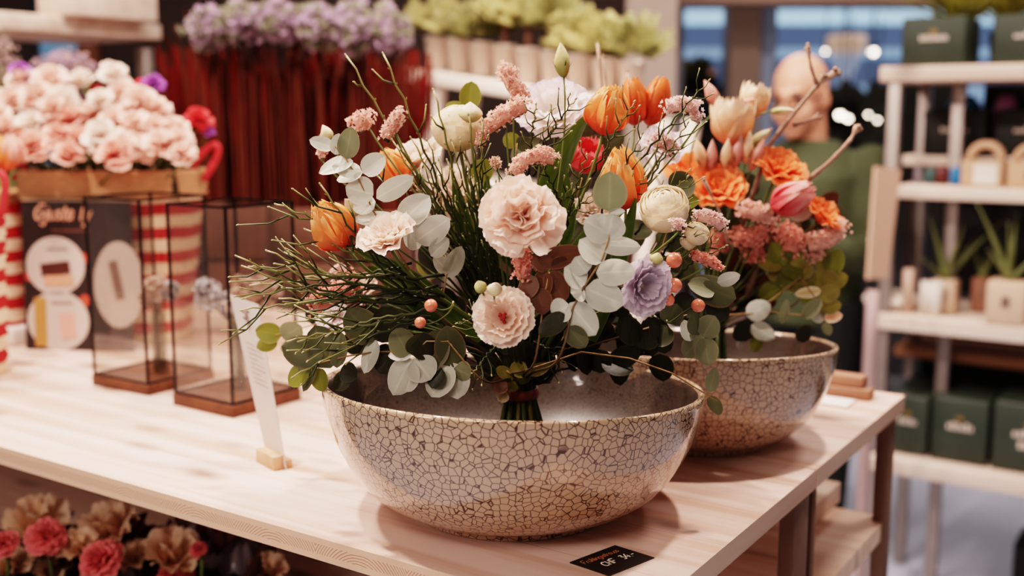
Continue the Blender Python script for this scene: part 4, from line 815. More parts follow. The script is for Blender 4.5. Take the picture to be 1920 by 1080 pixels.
# price card
c00, c10, c11 = onz(1068, 1056, TZ), onz(1153, 1024, TZ), onz(1227, 1047, TZ); exq = nrm(c10-c00); Wc = np.linalg.norm(c10-c00); eyq = nrm(c10-c11); Hc = np.linalg.norm(c11-c10)
c01 = c00-eyq*Hc; card = thing('price_card', c01, 'small black handwritten price card lying in front of the sharp bowl', 'price tag')
lift = ZV*.0012
MB().add([c01+lift, c01+exq*Wc+lift, c00+exq*Wc+lift, c00+lift, c01, c01+exq*Wc, c00+exq*Wc, c00], [(0, 1, 2, 3), (0, 4, 5, 1), (1, 5, 6, 2), (2, 6, 7, 3), (3, 7, 4, 0)]).build('card', plain('card_black', (34, 25, 22), .5), card, False)
write('FrUhlingsstrauss', c00-eyq*Hc*.30+exq*Wc*.09+lift, exq, eyq, Hc*.155, Hc*.0085, .15, ZV).build('handwriting', m_ink_o, card, False)['label'] = 'orange chalk handwriting'
write('CHF  34.-', c00-eyq*Hc*.66+exq*Wc*.24+lift, exq, eyq, Hc*.2, Hc*.017, .1, ZV).build('handwriting', m_ink_w, card, False)['label'] = 'white price figures'
# leaning paper card in its wooden block
bk = onz(513, 884, TZ); a1 = onz(480, 866, TZ); b1 = onz(545, 880, TZ); exb = nrm(a1-bk); eyb = nrm(np.cross(ZV, exb))*-1
if np.dot(eyb, b1-bk) < 0: eyb = -eyb
La = np.linalg.norm(a1-bk); Lb = .018; hb = .019
holder = thing('card_holder', bk, 'little pale wooden block gripping the tall white card, on the table left of the bowl', 'card holder'); axh = np.array([exb, eyb, ZV])
MB().box(bk+exb*La/2+eyb*Lb/2*.8+ZV*hb/2, (La, Lb*.8, hb), axh, .0012).build('block', wood('block_wood', (214, 172, 140), (190, 144, 110), False), holder)
MB().box(bk+exb*La/2+eyb*(Lb*.8+.007)+ZV*hb*.3, (La, .012, hb*.6), axh, .001).build('rear_lip', MATS['block_wood'], holder)
Yc = float(bk[1]); TL, TR = at(431, 552, Yc+.06), at(484, 571, Yc+.03)
BL = bk+exb*La*.98+eyb*(Lb*.8+.001)+ZV*.004; BR = bk-exb*La*.12+eyb*(Lb*.8+.001)+ZV*.002
def cardpt(u, v): return (BL*(1-u)+BR*u)*(1-v)+(TL*(1-u)+TR*u)*v
pc = thing('paper_card', BL, 'tall narrow white paper card leaning back, left of the front bowl', 'card')
g = np.array([[cardpt(u, v) for u in np.linspace(0, 1, 3)] for v in np.linspace(0, 1, 8)]); nn = nrm(np.cross(g[0, 2]-g[0, 0], g[7, 0]-g[0, 0])); nn = nn if np.dot(nn, CAM-BL) > 0 else -nn
mb = MB().grid(g); mb.grid(g[:, ::-1]-nn*.0006); mb.build('sheet', plain('paper_white', (222, 208, 200), .7), pc)
mb = MB()
for r0_ in range(9):
    v = .72-r0_*.03; u0, u1 = .24, (.82 if r0_ % 3 else .6)
    mb.add([cardpt(u0, v)+nn*.0008, cardpt(u1, v-.004)+nn*.0008, cardpt(u1, v+.003)+nn*.0008, cardpt(u0, v+.007)+nn*.0008], [(0, 1, 2, 3)])
mb.build('fine_print', plain('print_grey', (190, 172, 166), .7), pc, False)
mb = MB()
for (u, v, du, dv) in [(.5, .9, .05, .045), (.42, .88, .1, .012), (.56, .865, .12, .014), (.5, .85, .03, .05), (.4, .92, .06, .012), (.58, .93, .06, .012)]:
    mb.add([cardpt(u-du, v)+nn*.0009, cardpt(u, v-dv)+nn*.0009, cardpt(u+du, v)+nn*.0009, cardpt(u, v+dv)+nn*.0009], [(0, 1, 2, 3)])
mb.build('emblem', plain('print_brown', (136, 112, 104), .7), pc, False)
# ------------------------------------------------------------------ glass terrariums
m_frame = plain('black_metal', (34, 28, 26), .35, .7); m_gl = glassmat('pane_glass', (247, 245, 243)); m_walnut = wood('walnut_base', (112, 68, 46), (84, 48, 32), False, 2., 0)
def terrarium(nearpx, leftpx, rightpx, top_y, label, hb=.019):
    n_, l, r = onz(*nearpx, TZ), onz(*leftpx, TZ), None
    e1 = nrm(l-n_); s = np.linalg.norm(l-n_); e2 = np.array([e1[1], -e1[0], 0]); e2 = e2 if np.dot(e2, FW) > 0 else -e2
    s = (s+np.linalg.norm(onz(*rightpx, TZ)-n_))/2 if rightpx else s
    ht = at(nearpx[0], top_y, n_[1])[2]-TZ; c = n_+(e1+e2)*s/2; ax = np.array([e1, e2, ZV])
    t = thing('glass_terrarium', c, label, 'terrarium', 'glass terrariums')
    MB().box(c+ZV*hb/2, (s, s, hb), ax, .0012).build('wooden_base', m_walnut, t)
    w = .0037; q = s/2-w
    cs = [c+e1*q*i+e2*q*j for i, j in ((-1, -1), (1, -1), (1, 1), (-1, 1))]
    for k in range(4): MB().box(cs[k]+ZV*(hb+ht)/2, (w, w, ht-hb), ax).build('corner_bar', m_frame, t, False)
    for z in (hb+w/2, ht-w/2):
        mb = MB()
        for k in range(4):
            a, b = cs[k], cs[(k+1) % 4]; d = nrm(b-a); mb.box((a+b)/2+ZV*z, (np.linalg.norm(b-a)-w, w, w), np.array([d, np.cross(ZV, d), ZV]))
        mb.build('frame_ring', m_frame, t, False)
    for k in range(4):
        a, b = cs[k], cs[(k+1) % 4]; d = nrm(b-a); MB().box((a+b)/2+ZV*(hb+ht)/2, (np.linalg.norm(b-a)-w, .0015, ht-hb-2*w-.001), np.array([d, np.cross(ZV, d), ZV])).build('glass_pane', m_gl, t, False)
    return c, s, ht, hb
tb = terrarium((437, 785), (320, 758), (567, 752), 388, 'glass terrarium on a walnut base standing behind the white paper card', .019)
ta = terrarium((278, 743), (173, 722), None, 374, 'glass terrarium on a walnut base standing left of the other one, beside the black poster', .018)
m_vial = glassmat('vial_glass', (222, 226, 222)); m_hy = petal('hydrangea_dried', [(0, (190, 150, 130)), (1, (232, 206, 192))], .2, .6, .2, 60, 0)
m_hyb = petal('hydrangea_blue', [(0, (190, 188, 192)), (1, (232, 226, 228))], .2, .6, .2, 60, 0)
def vial(c, h, r, label, fl, zl):
    t = thing('glass_vial', c, label, 'vase', 'vials inside the terrariums')
    MB().lathe([(0, 0), (r*.9, 0), (r, .003), (r, h*.8), (r*.7, h*.88), (r*.75, h), (r*.68, h), (r*.62, h*.88), (r*.9, h*.79), (r*.9, .006), (0, .005)], c, 20).build('vial', m_vial, t)
    for k, (dx, dz, R, mm) in enumerate(fl):
        p = c+np.array([dx, 0.004*k, h+dz]); f = thing('dried_flower_sprig', c+ZV*.01, zl, 'flower', 'dried flower sprigs in the vials')
        mb = MB()
        for _ in range(70):
            d = nrm(np.array([rnd.gauss(0, 1) for _ in range(3)])+.3*ZV); floret(mb, p+d*R*rnd.uniform(.6, 1), d, .006, rnd.random())
        mb.build('florets', mm, f); MB().tube([c+ZV*.012, c+ZV*h*.8, p-ZV*R*.4], .0012, 5).build('stem', m_stem, f)
vial(ta[0]+ZV*(ta[3]+.001)+np.array([.012, 0, 0]), .125, .012, 'slim glass vial inside the left terrarium', [(0, .02, .024, m_hy), (.022, .016, .018, m_hyb), (-.02, .0, .016, m_hy)], 'whitish dried flower sprig in the vial of the left terrarium')
vial(tb[0]+ZV*(tb[3]+.001)+np.array([.0, .01, 0]), .125, .013, 'slim glass vial inside the right terrarium, partly behind the paper card', [(-.045, .03, .028, m_hyb), (.015, .035, .028, m_hy), (.045, .03, .03, m_hy), (-.012, .012, .024, m_hyb)], 'pinkish dried flower sprig in the vial of the right terrarium')
# ------------------------------------------------------------------ poster stand
Yp = float(onz(150, 657, TZ)[1]); pl, pr_ = onz(50, 655, TZ), onz(252, 660, TZ)
exp_ = nrm(pr_-pl); Wp = np.linalg.norm(pr_-pl); hp = at(160, 378, Yp)[2]-TZ; bkp = nrm(np.cross(ZV, exp_)); bkp = bkp if np.dot(bkp, FW) > 0 else -bkp
up_ = nrm(ZV+bkp*.06); nf = nrm(np.cross(exp_, up_)); nf = nf if np.dot(nf, FW) < 0 else -nf; axp = np.array([exp_, up_, nf])
pst = thing('poster', pl, 'black printed counter poster with pale round pictures, leaning by the striped baskets', 'poster')
def pp(u, v, d=0): return pl+exp_*u*Wp+up_*v*hp+nf*d
MB().box(pp(.5, .5), (Wp, hp, .004), axp).build('board', plain('poster_black', (38, 26, 24), .5), pst, False)
def disc(c, rx, ry, name, mat, d=.0025, n=36):
    mb = MB(); v = [c+nf*d]+[c+nf*d+exp_*math.cos(a)*rx+up_*math.sin(a)*ry for a in np.linspace(0, 6.283, n, endpoint=False)]
    mb.add(v, [(0, 1+k, 1+(k+1) % n) for k in range(n)]); return mb.build(name, mat, pst, False)
m_pl = plain('poster_pale', (196, 178, 170), .6); rr_ = Wp*.27
D1 = disc(pp(.30, .57), rr_, rr_*.95, 'picture_disc', m_pl); D2 = disc(pp(.31, .20), rr_*1.06, rr_*.98, 'picture_disc', m_pl)
D3 = disc(pp(.88, .45), rr_*.85, rr_*1.4, 'picture_disc', m_pl, .0022)
MB().box(pp(.30, .55, .003), (Wp*.27, hp*.085, .001), np.array([nrm(exp_+up_*.12), nrm(up_-exp_*.12), nf])).build('picture_chocolate_bar', plain('choc', (74, 36, 30), .5), D1, False)
MB().box(pp(.33, .47, .003), (Wp*.27, hp*.07, .001), axp).build('picture_tray', plain('tray_pink', (206, 150, 124), .6), D1, False)
MB().box(pp(.15, .19, .003), (Wp*.11, hp*.33, .001), axp).build('picture_bottle', plain('amber', (176, 128, 74), .5), D2, False)
MB().box(pp(.40, .17, .003), (Wp*.14, hp*.17, .001), np.array([nrm(exp_+up_*.15), nrm(up_-exp_*.15), nf])).build('picture_cup', plain('cup_pink', (222, 160, 146), .6), D2, False)
MB().box(pp(.86, .48, .003), (Wp*.08, hp*.26, .001), np.array([nrm(exp_+up_*.2), nrm(up_-exp_*.2), nf])).build('picture_sock', plain('sock_brown', (120, 92, 80), .6), D3, False)
for (u, v) in ((.06, .50), (.55, .62), (.56, .34), (.78, .66)):
    disc(pp(u, v), Wp*.045, Wp*.05, 'picture_berry', plain('berry_print', (186, 74, 56), .6), .0021)
write('Gjusta ty', pp(.12, .88, .003), exp_, up_, hp*.10, hp*.008, .3, nf).build('script_lettering', plain('print_peach', (216, 158, 132), .6), pst, False)
scribble(pp(.27, .80, .001), exp_, up_, Wp*.36, hp*.014).build('fine_print', plain('print_brown2', (130, 84, 70), .6), pst, False)
for u, v in ((.22, .675), (.25, .315)): scribble(pp(u, v, .002), exp_, up_, Wp*.2, hp*.02).build('fine_print', plain('print_grey2', (140, 128, 122), .6), pst, False)
# ------------------------------------------------------------------ striped baskets
m_rim = plain('wicker_rim', (196, 142, 104), .8, 0, 1., 120, .35, 70, stretch=(1, 1, 3)); m_redh = plain('basket_red', (192, 42, 50), .6, 0, .5, 200)
m_str = stripes('basket_stripes', (236, 206, 178), (176, 32, 38), .048, .006)
def basket(c, wtop, wbot, d, h, label, rimh, handles=True, ang=0., hw=.03, hl=.065):
    t = thing('wicker_basket', c, label, 'basket', 'red and natural striped baskets'); ex = np.array([math.cos(ang), math.sin(ang), 0]); ey = np.array([-math.sin(ang), math.cos(ang), 0])
    def ring(z, w, dd, n=48, rows=0): 
        an = np.linspace(0, 6.283, n, endpoint=False); k = 3.2
        return [c+ZV*z+ex*np.sign(math.cos(a))*abs(math.cos(a))**(2/k)*w/2+ey*np.sign(math.sin(a))*abs(math.sin(a))**(2/k)*dd/2 for a in an]
    P = []
    for i in range(30):
        f = i/29; bulge = .004*(1 if i % 2 else -1); P.append(ring(f*(h-rimh), wbot+(wtop-wbot)*f+bulge, d*(.75+.25*f)+bulge))
    mb = MB().grid(np.array(P), None, True); mb.add(P[0], [tuple(range(48))[::-1]]); mb.build('body', m_str, t)
    P = []; 
    for i in range(9): P.append(ring(h-rimh+rimh*i/8, wtop*1.03+.006*(1 if i % 2 else -1), d*1.03+.006*(1 if i % 2 else -1)))
    for i in range(4): P.append(ring(h-i*.02, wtop*.96-i*.004, d*.95-i*.004))
    MB().grid(np.array(P), None, True).build('woven_rim', m_rim, t)
    if handles:
        for s in (-1, 1):
            b = c+ex*s*wtop*.5+ZV*(h-.01)-ey*.02; q = bez(b-ex*s*.014, b+ex*s*hw+ZV*hl*1.35, b+ex*s*(hw+.05)+ZV*hl*1.1, b+ex*s*.012-ZV*.012, 18); MB().tube(q, .0065, 8).build('handle', m_redh, t)
    return t
YA = float(onz(225, 640, TZ)[1]); cA = onz(228, 632, TZ); qa = pxs(cA)*1.0; hA = at(228, 318, YA)[2]-TZ
basket(cA, 318*qa, 250*qa, .20, hA, 'wide striped basket full of pale pink carnations, behind the terrariums', .055)
YB = float(onz(-20, 690, TZ)[1])-.05; cB = np.array([at(-62, 600, YB)[0], YB, TZ]); basket(cB, .135, .115, .13, at(-40, 385, YB)[2]-TZ, 'striped basket cut by the left edge of the picture, nearest one', .012, True, 0., .0, .075)
cC = np.array([at(18, 600, YA+.02)[0]-.02, YA+.03, TZ]); basket(cC, .135, .11, .14, at(30, 360, YA)[2]-TZ, 'narrow striped basket squeezed between the poster and the nearest basket', .02, False)
m_wt = plain('white_tray', (226, 214, 206), .5)
cT = onz(30, 640, TZ); o = MB().box(cT+ZV*.018, (.09, .07, .034), np.array([Av, Bv, ZV]), .003); tag(o.build('white_box', m_wt), 'small white box on the table at the foot of the poster', 'box')
# carnations in the wide basket
def carn_proto(R, mat, q): 
    me = carnation(np.zeros(3), ZV, R, q).build('bloom', mat, None, True, (0, 0, 0)); d = me.data; bpy.data.objects.remove(me); return d
m_cp = petal('carnation_pink', [(0, (236, 150, 136)), (.5, (250, 196, 180)), (1, (255, 226, 212))], .3); m_cp2 = petal('carnation_rose', [(0, (226, 120, 110)), (.6, (244, 168, 152)), (1, (252, 206, 190))], .3)
m_cr = petal('carnation_red', [(0, (186, 40, 52)), (1, (236, 82, 84))], .25); m_cv = petal('carnation_violet', [(0, (130, 60, 130)), (1, (186, 110, 190))], .25); m_cw = petal('carnation_white', [(0, (244, 206, 190)), (1, (255, 240, 228))], .3)
PR = {k: [carn_proto(.034, m, .5) for _ in range(3)] for k, m in (('p', m_cp), ('q', m_cp2), ('r', m_cr), ('v', m_cv), ('w', m_cw))}
def cut_carn(px, py, Y, kind, base, label, group, sc=1.0, face=None):
    P = at(px, py, Y); r = thing('carnation', base, label, 'flower', group); h = bpy.data.objects.new('bloom', rnd.choice(PR[kind])); C.objects.link(h); h.parent = r; h.location = tuple(P-base)
    z = nrm(view(*(face or (rnd.uniform(-.5, .5), rnd.uniform(.3, 1), rnd.uniform(.3, .9))))); ax = frame(z, spin=rnd.uniform(0, 6)); h.rotation_euler = Matrix(ax.T.tolist()).to_euler(); h.scale = (sc,)*3
    MB().tube(bez(base, base+(P-base)*.4+ZV*.03, P-z*.06, P-z*.01, 8), .002, 5).build('stem', m_stem, r)
pk = [(40, 150, 'p'), (70, 180, 'p'), (20, 190, 'p'), (10, 240, 'p'), (60, 235, 'w'), (62, 275, 'q'), (30, 270, 'q'), (212, 140, 'w'), (150, 155, 'w'), (230, 175, 'p'), (190, 190, 'w'), (260, 190, 'p'), (100, 205, 'p'), (130, 225, 'q'), (170, 215, 'p'), (215, 225, 'p'), (290, 205, 'p'),
      (250, 235, 'p'), (290, 240, 'p'), (325, 240, 'p'), (110, 255, 'q'), (150, 260, 'q'), (190, 255, 'w'), (195, 275, 'p'), (230, 275, 'p'), (262, 280, 'p'), (300, 270, 'p'), (335, 265, 'p'), (130, 290, 'q'), (215, 290, 'q'), (-10, 215, 'p'), (340, 290, 'p'), (95, 150, 'p'), (120, 185, 'w')]
for i, (x, y, k) in enumerate(pk):
    b = cA+np.array([rnd.uniform(-.09, .09), rnd.uniform(-.06, .06), hA*.72]); dy = -.10+.16*(290-y)/150+rnd.uniform(-.02, .02)
    lab = {'p': 'pale pink carnation in the heap over the wide striped basket', 'q': 'deeper rose pink carnation in the lower heap over the wide basket', 'w': 'whitish pink carnation in the heap over the wide basket'}[k]
    cut_carn(x, y, YA+dy, k, b, lab, {'p': 'pale pink carnations', 'q': 'rose pink carnations', 'w': 'whitish carnations'}[k], rnd.uniform(.95, 1.15))
for x, y, k, s, lab in [(372, 226, 'r', .95, 'single red carnation leaning out to the right above the red handle'), (268, 172, 'r', .9, 'red carnation at the back of the pink heap'), (288, 160, 'v', .8, 'violet carnation behind the red one at the back right'), (180, 172, 'r', .5, 'small red carnation among the whitish ones'),
                        (38, 136, 'v', .8, 'violet carnation at the upper left of the pink heap'), (125, 165, 'v', .8, 'violet carnation in the gap of the pink heap, higher one'), (140, 188, 'v', .7, 'violet carnation in the gap of the pink heap, lower one'), (112, 180, 'r', .5, 'dark red carnation beside the violet ones'), (388, 245, 'v', .5, 'little violet bloom under the single red carnation')]:
    cut_carn(x, y, YA+(.02 if y > 200 else .06), k, cA+np.array([rnd.uniform(-.05, .1), rnd.uniform(-.04, .06), hA*.72]), lab, 'coloured carnations in the wide basket', s, (.2, .7, .6))
r = thing('carnation_leaves', cA+ZV*hA*.72, 'dark green carnation leaves filling the rim of the wide basket', 'foliage'); mb = MB()
for _ in range(230):
    b = cA+np.array([rnd.uniform(-.15, .16), rnd.uniform(-.09, .07), hA*.8+rnd.uniform(0, .02)]); d = nrm(np.array([rnd.uniform(-.5, .5), rnd.uniform(-.5, .3), 1])); leaf(mb, b, d, view(0, 0, 1), rnd.uniform(.05, .10), .007, .1, .1, 1)
o = mb.build('foliage', leafmat('carn_leaf', (52, 58, 36)), r); r['kind'] = 'stuff'; r['category'] = 'leaves'
# tulips in the left baskets
for i, (x, y) in enumerate([(14, 300), (-6, 285), (24, 288)]):
    P = at(x, y, YB); b = cB+ZV*.1; r = thing('tulip', b, ['orange tulip at the left picture edge, lowest of three', 'orange tulip at the left picture edge, farthest left', 'pink-orange tulip bud at the left picture edge below the carnations'][i], 'flower'); tulip(P-ZV*.02, ZV, .045, .035).build('bloom', m_tul if i < 2 else m_sta_c, r); MB().tube([b, P-ZV*.02], .003, 6).build('stem', m_stem, r)
    for s in (-1, 1):
        mb = MB(); leaf(mb, b+ZV*.03, ZV*1.+R_*s*.25*(i*.5+.4), view(s*.4, 0, 1), .19, .035, .2, .4, .6); mb.build('leaf', m_tleaf, r)
# ------------------------------------------------------------------ behind the baskets: gypsophila pot
def cloudbunch(px, py, Y, rx, ry, n, mats, label, fr=.005, base=None, name='flower_bunch', cat='flowers', stems=12, sr=.0013, smat=None, depth=.1):
    c = at(px, py, Y); q = pxs(c); b = np.array([c[0], c[1], 0.]) if base is None else base; r = thing(name, b, label, cat); per = [MB() for _ in mats]
    for _ in range(n):
        d = nrm(np.array([rnd.gauss(0, 1) for _ in range(3)])); p = c+R_*d[0]*rx*q*rnd.uniform(.3, 1)+np.array([0, 1, 0])*d[1]*depth*rnd.uniform(.2, 1)+ZV*d[2]*ry*q*rnd.uniform(.3, 1); k = rnd.randrange(len(mats)); floret(per[k], p, nrm(d-FW*.6), fr*rnd.uniform(.7, 1.3), rnd.random())
    for k, m in enumerate(mats):
        if per[k].n: per[k].build('florets', m, r)
    mb = MB()
    for k in range(stems):
        t = c+R_*rnd.uniform(-.8, .8)*rx*q-ZV*ry*q*.2; mb.tube([b+np.array([rnd.uniform(-.02, .02), rnd.uniform(-.02, .02), 0]), (b+t)/2+ZV*.02, t], sr, 4)
    mb.build('stems', smat or m_stem, r); return r
m_lil = petal('lilac_small', [(0, (150, 120, 140)), (1, (204, 176, 196))], .2, .6, .2, 60, 0); m_gy = petal('gyps_pink', [(0, (180, 140, 140)), (1, (222, 190, 186))], .2, .6, .2, 60, 0); m_grf = petal('grey_green_fl', [(0, (100, 96, 80)), (1, (162, 154, 134))], .1, .7, .2, 60, 0)
cloudbunch(120, 125, 2.75, 62, 36, 420, [m_gy, m_lil], 'misty bunch of tiny pinkish flowers under the upper left shelf', .006)
cloudbunch(-5, 110, 2.6, 30, 60, 220, [m_gy, m_grf], 'bunch of tiny pale flowers cut by the left picture edge', .006)
# red dogwood rods with lilac flowers above
m_rod = plain('rod_red', (82, 14, 10), .9, var=.4, vscale=16, spec=.05); m_rodb = plain('rod_brown', (74, 34, 24), .9, var=.3, vscale=16, spec=.05)
for k, (x0, x1, Yk, n) in enumerate([(330, 420, 3.0, 60), (400, 500, 2.95, 75), (480, 580, 3.0, 80), (560, 680, 3.0, 85), (660, 790, 3.05, 75)]):
    c = at((x0+x1)/2, 420, Yk); base = np.array([c[0], c[1], .3]); q = pxs(c); mb = MB(); mb2 = MB()
    for i in range(n):
        bx = base+np.array([rnd.uniform(-.11, .11), rnd.uniform(-.10, .10), 0]); tx = at(x0+(x1-x0)*rnd.random()+rnd.uniform(-25, 25)+((x0+x1)/2-555)*.10, rnd.uniform(85, 150), Yk+rnd.uniform(-.12, .12))
        m = (bx+tx)/2+np.array([rnd.uniform(-.02, .02), 0, 0]); (mb if rnd.random() < .7 else mb2).tube(bez(bx, m, m+(tx-m)*.3, tx, 6), [.007, .006, .005, .0045, .004, .003], 5)
    r = thing('dogwood_bundle', base, ['leftmost', 'second', 'middle', 'fourth', 'rightmost'][k]+' tall bundle of dark red rods behind the terrariums', 'branches', 'bundles of red rods')
    mb.build('red_rods', m_rod, r); mb2.build('brown_rods', m_rodb, r)
m_lf = petal('bunch_leaf', [(0, (84, 84, 60)), (1, (150, 146, 122))], .1, .7, .2, 60, 0)
lone = thing('willow_spray', at(330, 300, 3.3)*np.array([1, 1, 0])+ZV*.3, 'loose spray of thin brown twigs fanning left of the red rods', 'branches'); mb = MB()
for i in range(16):
    b = at(400, 400, 3.2); t = at(rnd.uniform(265, 370), rnd.uniform(0, 90), 3.3+rnd.uniform(-.1, .1)); mb.tube(bez(b, b+ZV*.25, (b+t)/2+ZV*.1, t, 7), .0028, 4)
mb.build('twigs', m_rodb, lone)
for k, (x, y, rx, ry) in enumerate([(390, 55, 50, 45), (455, 45, 55, 45), (525, 40, 60, 45), (600, 50, 60, 50), (665, 55, 60, 55), (730, 60, 45, 60)]):
    cloudbunch(x, y, 2.85, rx, ry, 330, [m_lil, m_grf, m_lil, m_lf], ['lilac flower bunch at the left end above the red rods', 'lilac flower bunch, second from the left above the red rods', 'lilac flower bunch above the middle red rods', 'lilac flower bunch right of the middle above the red rods', 'lilac flower bunch fifth from the left above the red rods', 'lilac flower bunch at the right end beside the potted plants'][k],
               .012, None, 'lilac_bunch', 'flowers', 8, .003, m_rodb, .12)
# brown crates behind the terrariums
m_crate = plain('crate_brown', (86, 52, 36), .8, 0, .6, 40, .6, 14)
for k, (x0, x1, y0, Yk) in enumerate([(385, 500, 385, 2.72), (505, 640, 388, 2.76), (645, 760, 395, 2.8)]):
    a, b = at(x0, y0, Yk), at(x1, y0, Yk); h = a[2]-.42; c = (a+b)/2; W = b[0]-a[0]; t = thing('wooden_crate', (c[0], Yk+.15, .42), ['brown wooden crate holding rods, left one behind the terrarium', 'brown wooden crate holding rods, behind the terrarium\'s right side', 'brown wooden crate holding rods, right one behind the front bouquet'][k], 'crate')
    for i in range(6): MB().box((c[0], Yk, .42+h*(i+.5)/6), (W, .016, h/6-.008), None, .002).build('slat', m_crate, t)
    for s in (-1, 1): MB().box((c[0]+s*(W/2-.01), Yk+.14, .42+h/2), (.018, .26, h), None, .002).build('side_panel', m_crate, t)
    MB().box((c[0], Yk+.28, .42+h/2), (W, .016, h), None, .002).build('back_panel', m_crate, t); MB().box((c[0], Yk+.14, .43), (W-.03, .25, .016)).build('bottom_panel', m_crate, t)
mb = MB().box((at(560, 500, 2.85)[0]-.1, 2.92, .40), (1.7, .5, .035)); tag(mb.build('low_bench', m_crate, None, False), 'low brown bench under the crates behind the pine table', 'bench')
# ------------------------------------------------------------------ upper left shelf
m_gal = plain('galvanised_steel', (150, 138, 132), .4, .6, 0, var=.15, vscale=20); m_sh = wood('shelf_board_pine', (228, 208, 194), (206, 178, 160), False, .7, angA); m_shd = plain('shelf_under', (150, 132, 122), .8)
pR = at(303, 60, 3.2); t = thing('wall_shelf', (pR[0], pR[1], 0), 'pale wooden shelf on grey posts at the top left', 'shelf')
c = pR-Bv*.7+Av*.2; MB().box(c, (1.4, .4, .042), np.array([Bv, Av, ZV]), .003).build('shelf_board', m_sh, t)
for (u, v) in ((.03, .04), (.03, .36), (1.12, .04)):
    p = pR-Bv*u+Av*v; MB().box((p[0], p[1], p[2]/2-.022), (.035, .035, p[2]-.044), np.array([Bv, Av, ZV]), .003).build('post', m_gal, t)
bx = at(185, 18, 3.05); MB_ = MB().box((bx[0], bx[1], pR[2]+.021+.07), (.26, .16, .14), np.array([Bv, Av, ZV]), .004); tag(MB_.build('wooden_box', m_sh), 'pale wooden box standing on the upper left shelf', 'box')
# ------------------------------------------------------------------ plant shelf in the middle
sA, sB = at(766, 128, 3.6), at(1180, 190, 3.15); sd = nrm((sB-sA)*np.array([1, 1, 0])); sl = np.linalg.norm((sB-sA)[:2]); sn = np.array([-sd[1], sd[0], 0]); sn = sn if sn[1] > 0 else -sn
tl = nrm(sB-sA); t = thing('plant_stand', (sA[0], sA[1], 0), 'cream stand carrying a row of potted plants behind the bouquets', 'plant stand')
axs = np.array([tl, sn, nrm(np.cross(tl, sn))]); m_cream = plain('cream_paint', (226, 206, 192), .55)
slq = np.linalg.norm(sB-sA); MB().box((sA+sB)/2+sn*.11-ZV*.02, (slq, .26, .04), axs, .004).build('shelf_board', m_cream, t)
MB().box((sA+sB)/2+sn*.11-ZV*.33, (slq, .26, .035), axs, .004).build('shelf_board', m_cream, t)
for p in (sA+sn*.02, sA+sn*.2, sB+sn*.02, sB+sn*.2): MB().box((p[0], p[1], p[2]/2-.02), (.04, .04, p[2]-.05), axs*np.array([[1], [1], [1]]), .003).build('post', m_cream, t)
MB().box((sA+sB)/2+sn*.235-ZV*.75, (slq, .012, .75), axs).build('back_panel', plain('panel_brown', (126, 92, 76), .7), t, False)
m_pot = plain('pot_cream', (222, 202, 188), .6); m_lf1 = leafmat('houseplant_light', (164, 154, 100), (206, 194, 150), .5, .4); m_lf2 = leafmat('houseplant_green', (120, 116, 70), (164, 156, 108), .5, .35)
desc = ['first from the left, next to the lilac flowers', 'second from the left on the cream stand', 'third from the left on the cream stand', 'fourth from the left on the cream stand', 'fifth from the left on the cream stand', 'sixth, just left of the pointed bud', 'seventh, just right of the pointed bud', 'eighth, near the cream pillar', 'last, touching the cream pillar']
for k in range(9):
    u = (k+.5)/9; b = sA+(sB-sA)*u+sn*.09+ZV*.002; r0_ = .040; hh = .105; p = thing('potted_plant', b, 'green plant in cream pot, '+desc[k], 'plant', 'potted plants on the cream stand')
    MB().lathe([(0, .002), (r0_*.75, 0), (r0_, hh), (r0_*1.04, hh), (r0_*1.04, hh*.93), (r0_*.97, hh), (r0_*.9, hh*.9), (0, hh*.88)], b, 24).build('pot', m_pot, p)
    mb = MB(); tall = k in (3, 4, 5); 
    if tall:
        MB().tube([b+ZV*hh*.85, b+ZV*(hh+.09)], .012, 8).build('trunk', plain('trunk_brown', (120, 84, 68), .8), p)
    for _ in range(75):
        top = hh+(.02 if not tall else .07); d = nrm(np.array([rnd.gauss(0, 1), rnd.gauss(0, 1), abs(rnd.gauss(0, .8))-.1])); q = b+ZV*top+d*np.array([.075, .075, .075])*rnd.uniform(.2, 1); leaf(mb, q, nrm(d+ZV*.4), nrm(-FW+ZV*.6), rnd.uniform(.04, .075), .034, .2, .2, .3)
    mb.build('foliage', m_lf1 if k % 3 != 2 else m_lf2, p)
# ------------------------------------------------------------------ right shelving unit
Q = at(1650, 125, 3.2); sX, sY = -Av, Bv; SX = 1.7; SD = .42; Q0 = np.array([Q[0], Q[1], 0]); axS = np.array([sX, sY, ZV])
def S(s, d, z): return Q0+sX*s+sY*d+ZV*z
def zfor(px, py, s=0., d=0.):
    lo, hi = 0., 2.5
    for _ in range(40):
        m = (lo+hi)/2; y = proj(S(s, d, m))[1]; lo, hi = (m, hi) if y > py else (lo, m)
    return lo
def sfor(px, z, d=0.):
    lo, hi = -.6, 2.2
    for _ in range(40):
        m = (lo+hi)/2; x = proj(S(m, d, z))[0]; lo, hi = (m, hi) if x < px else (lo, m)
    return lo
U = thing('shelving_unit', S(0, 0, 0), 'pine and galvanised steel shelving unit on the right, loaded with green cartons and aloes', 'shelving')
z1, z2, z3, z4, z5, z6 = zfor(0, 125), zfor(0, 290, .05, .3), zfor(0, 346), zfor(0, 586), zfor(0, 640, .05, .3), zfor(0, 848)
for z, s0, d0, d1, th in ((z1, 0, 0, SD, .042), (z2, .02, .22, SD, .03), (z3, .06, 0, .2, .036), (z4, 0, 0, SD, .044), (z5, .03, .2, SD, .03), (z6, .03, 0, SD, .05)):
    o = MB().box(S((s0+SX)/2, (d0+d1)/2, z-th/2), (SX-s0, d1-d0, th), axS, .004).build('shelf_board', m_sh if z != z5 else plain('board_brown', (150, 104, 74), .7), U)
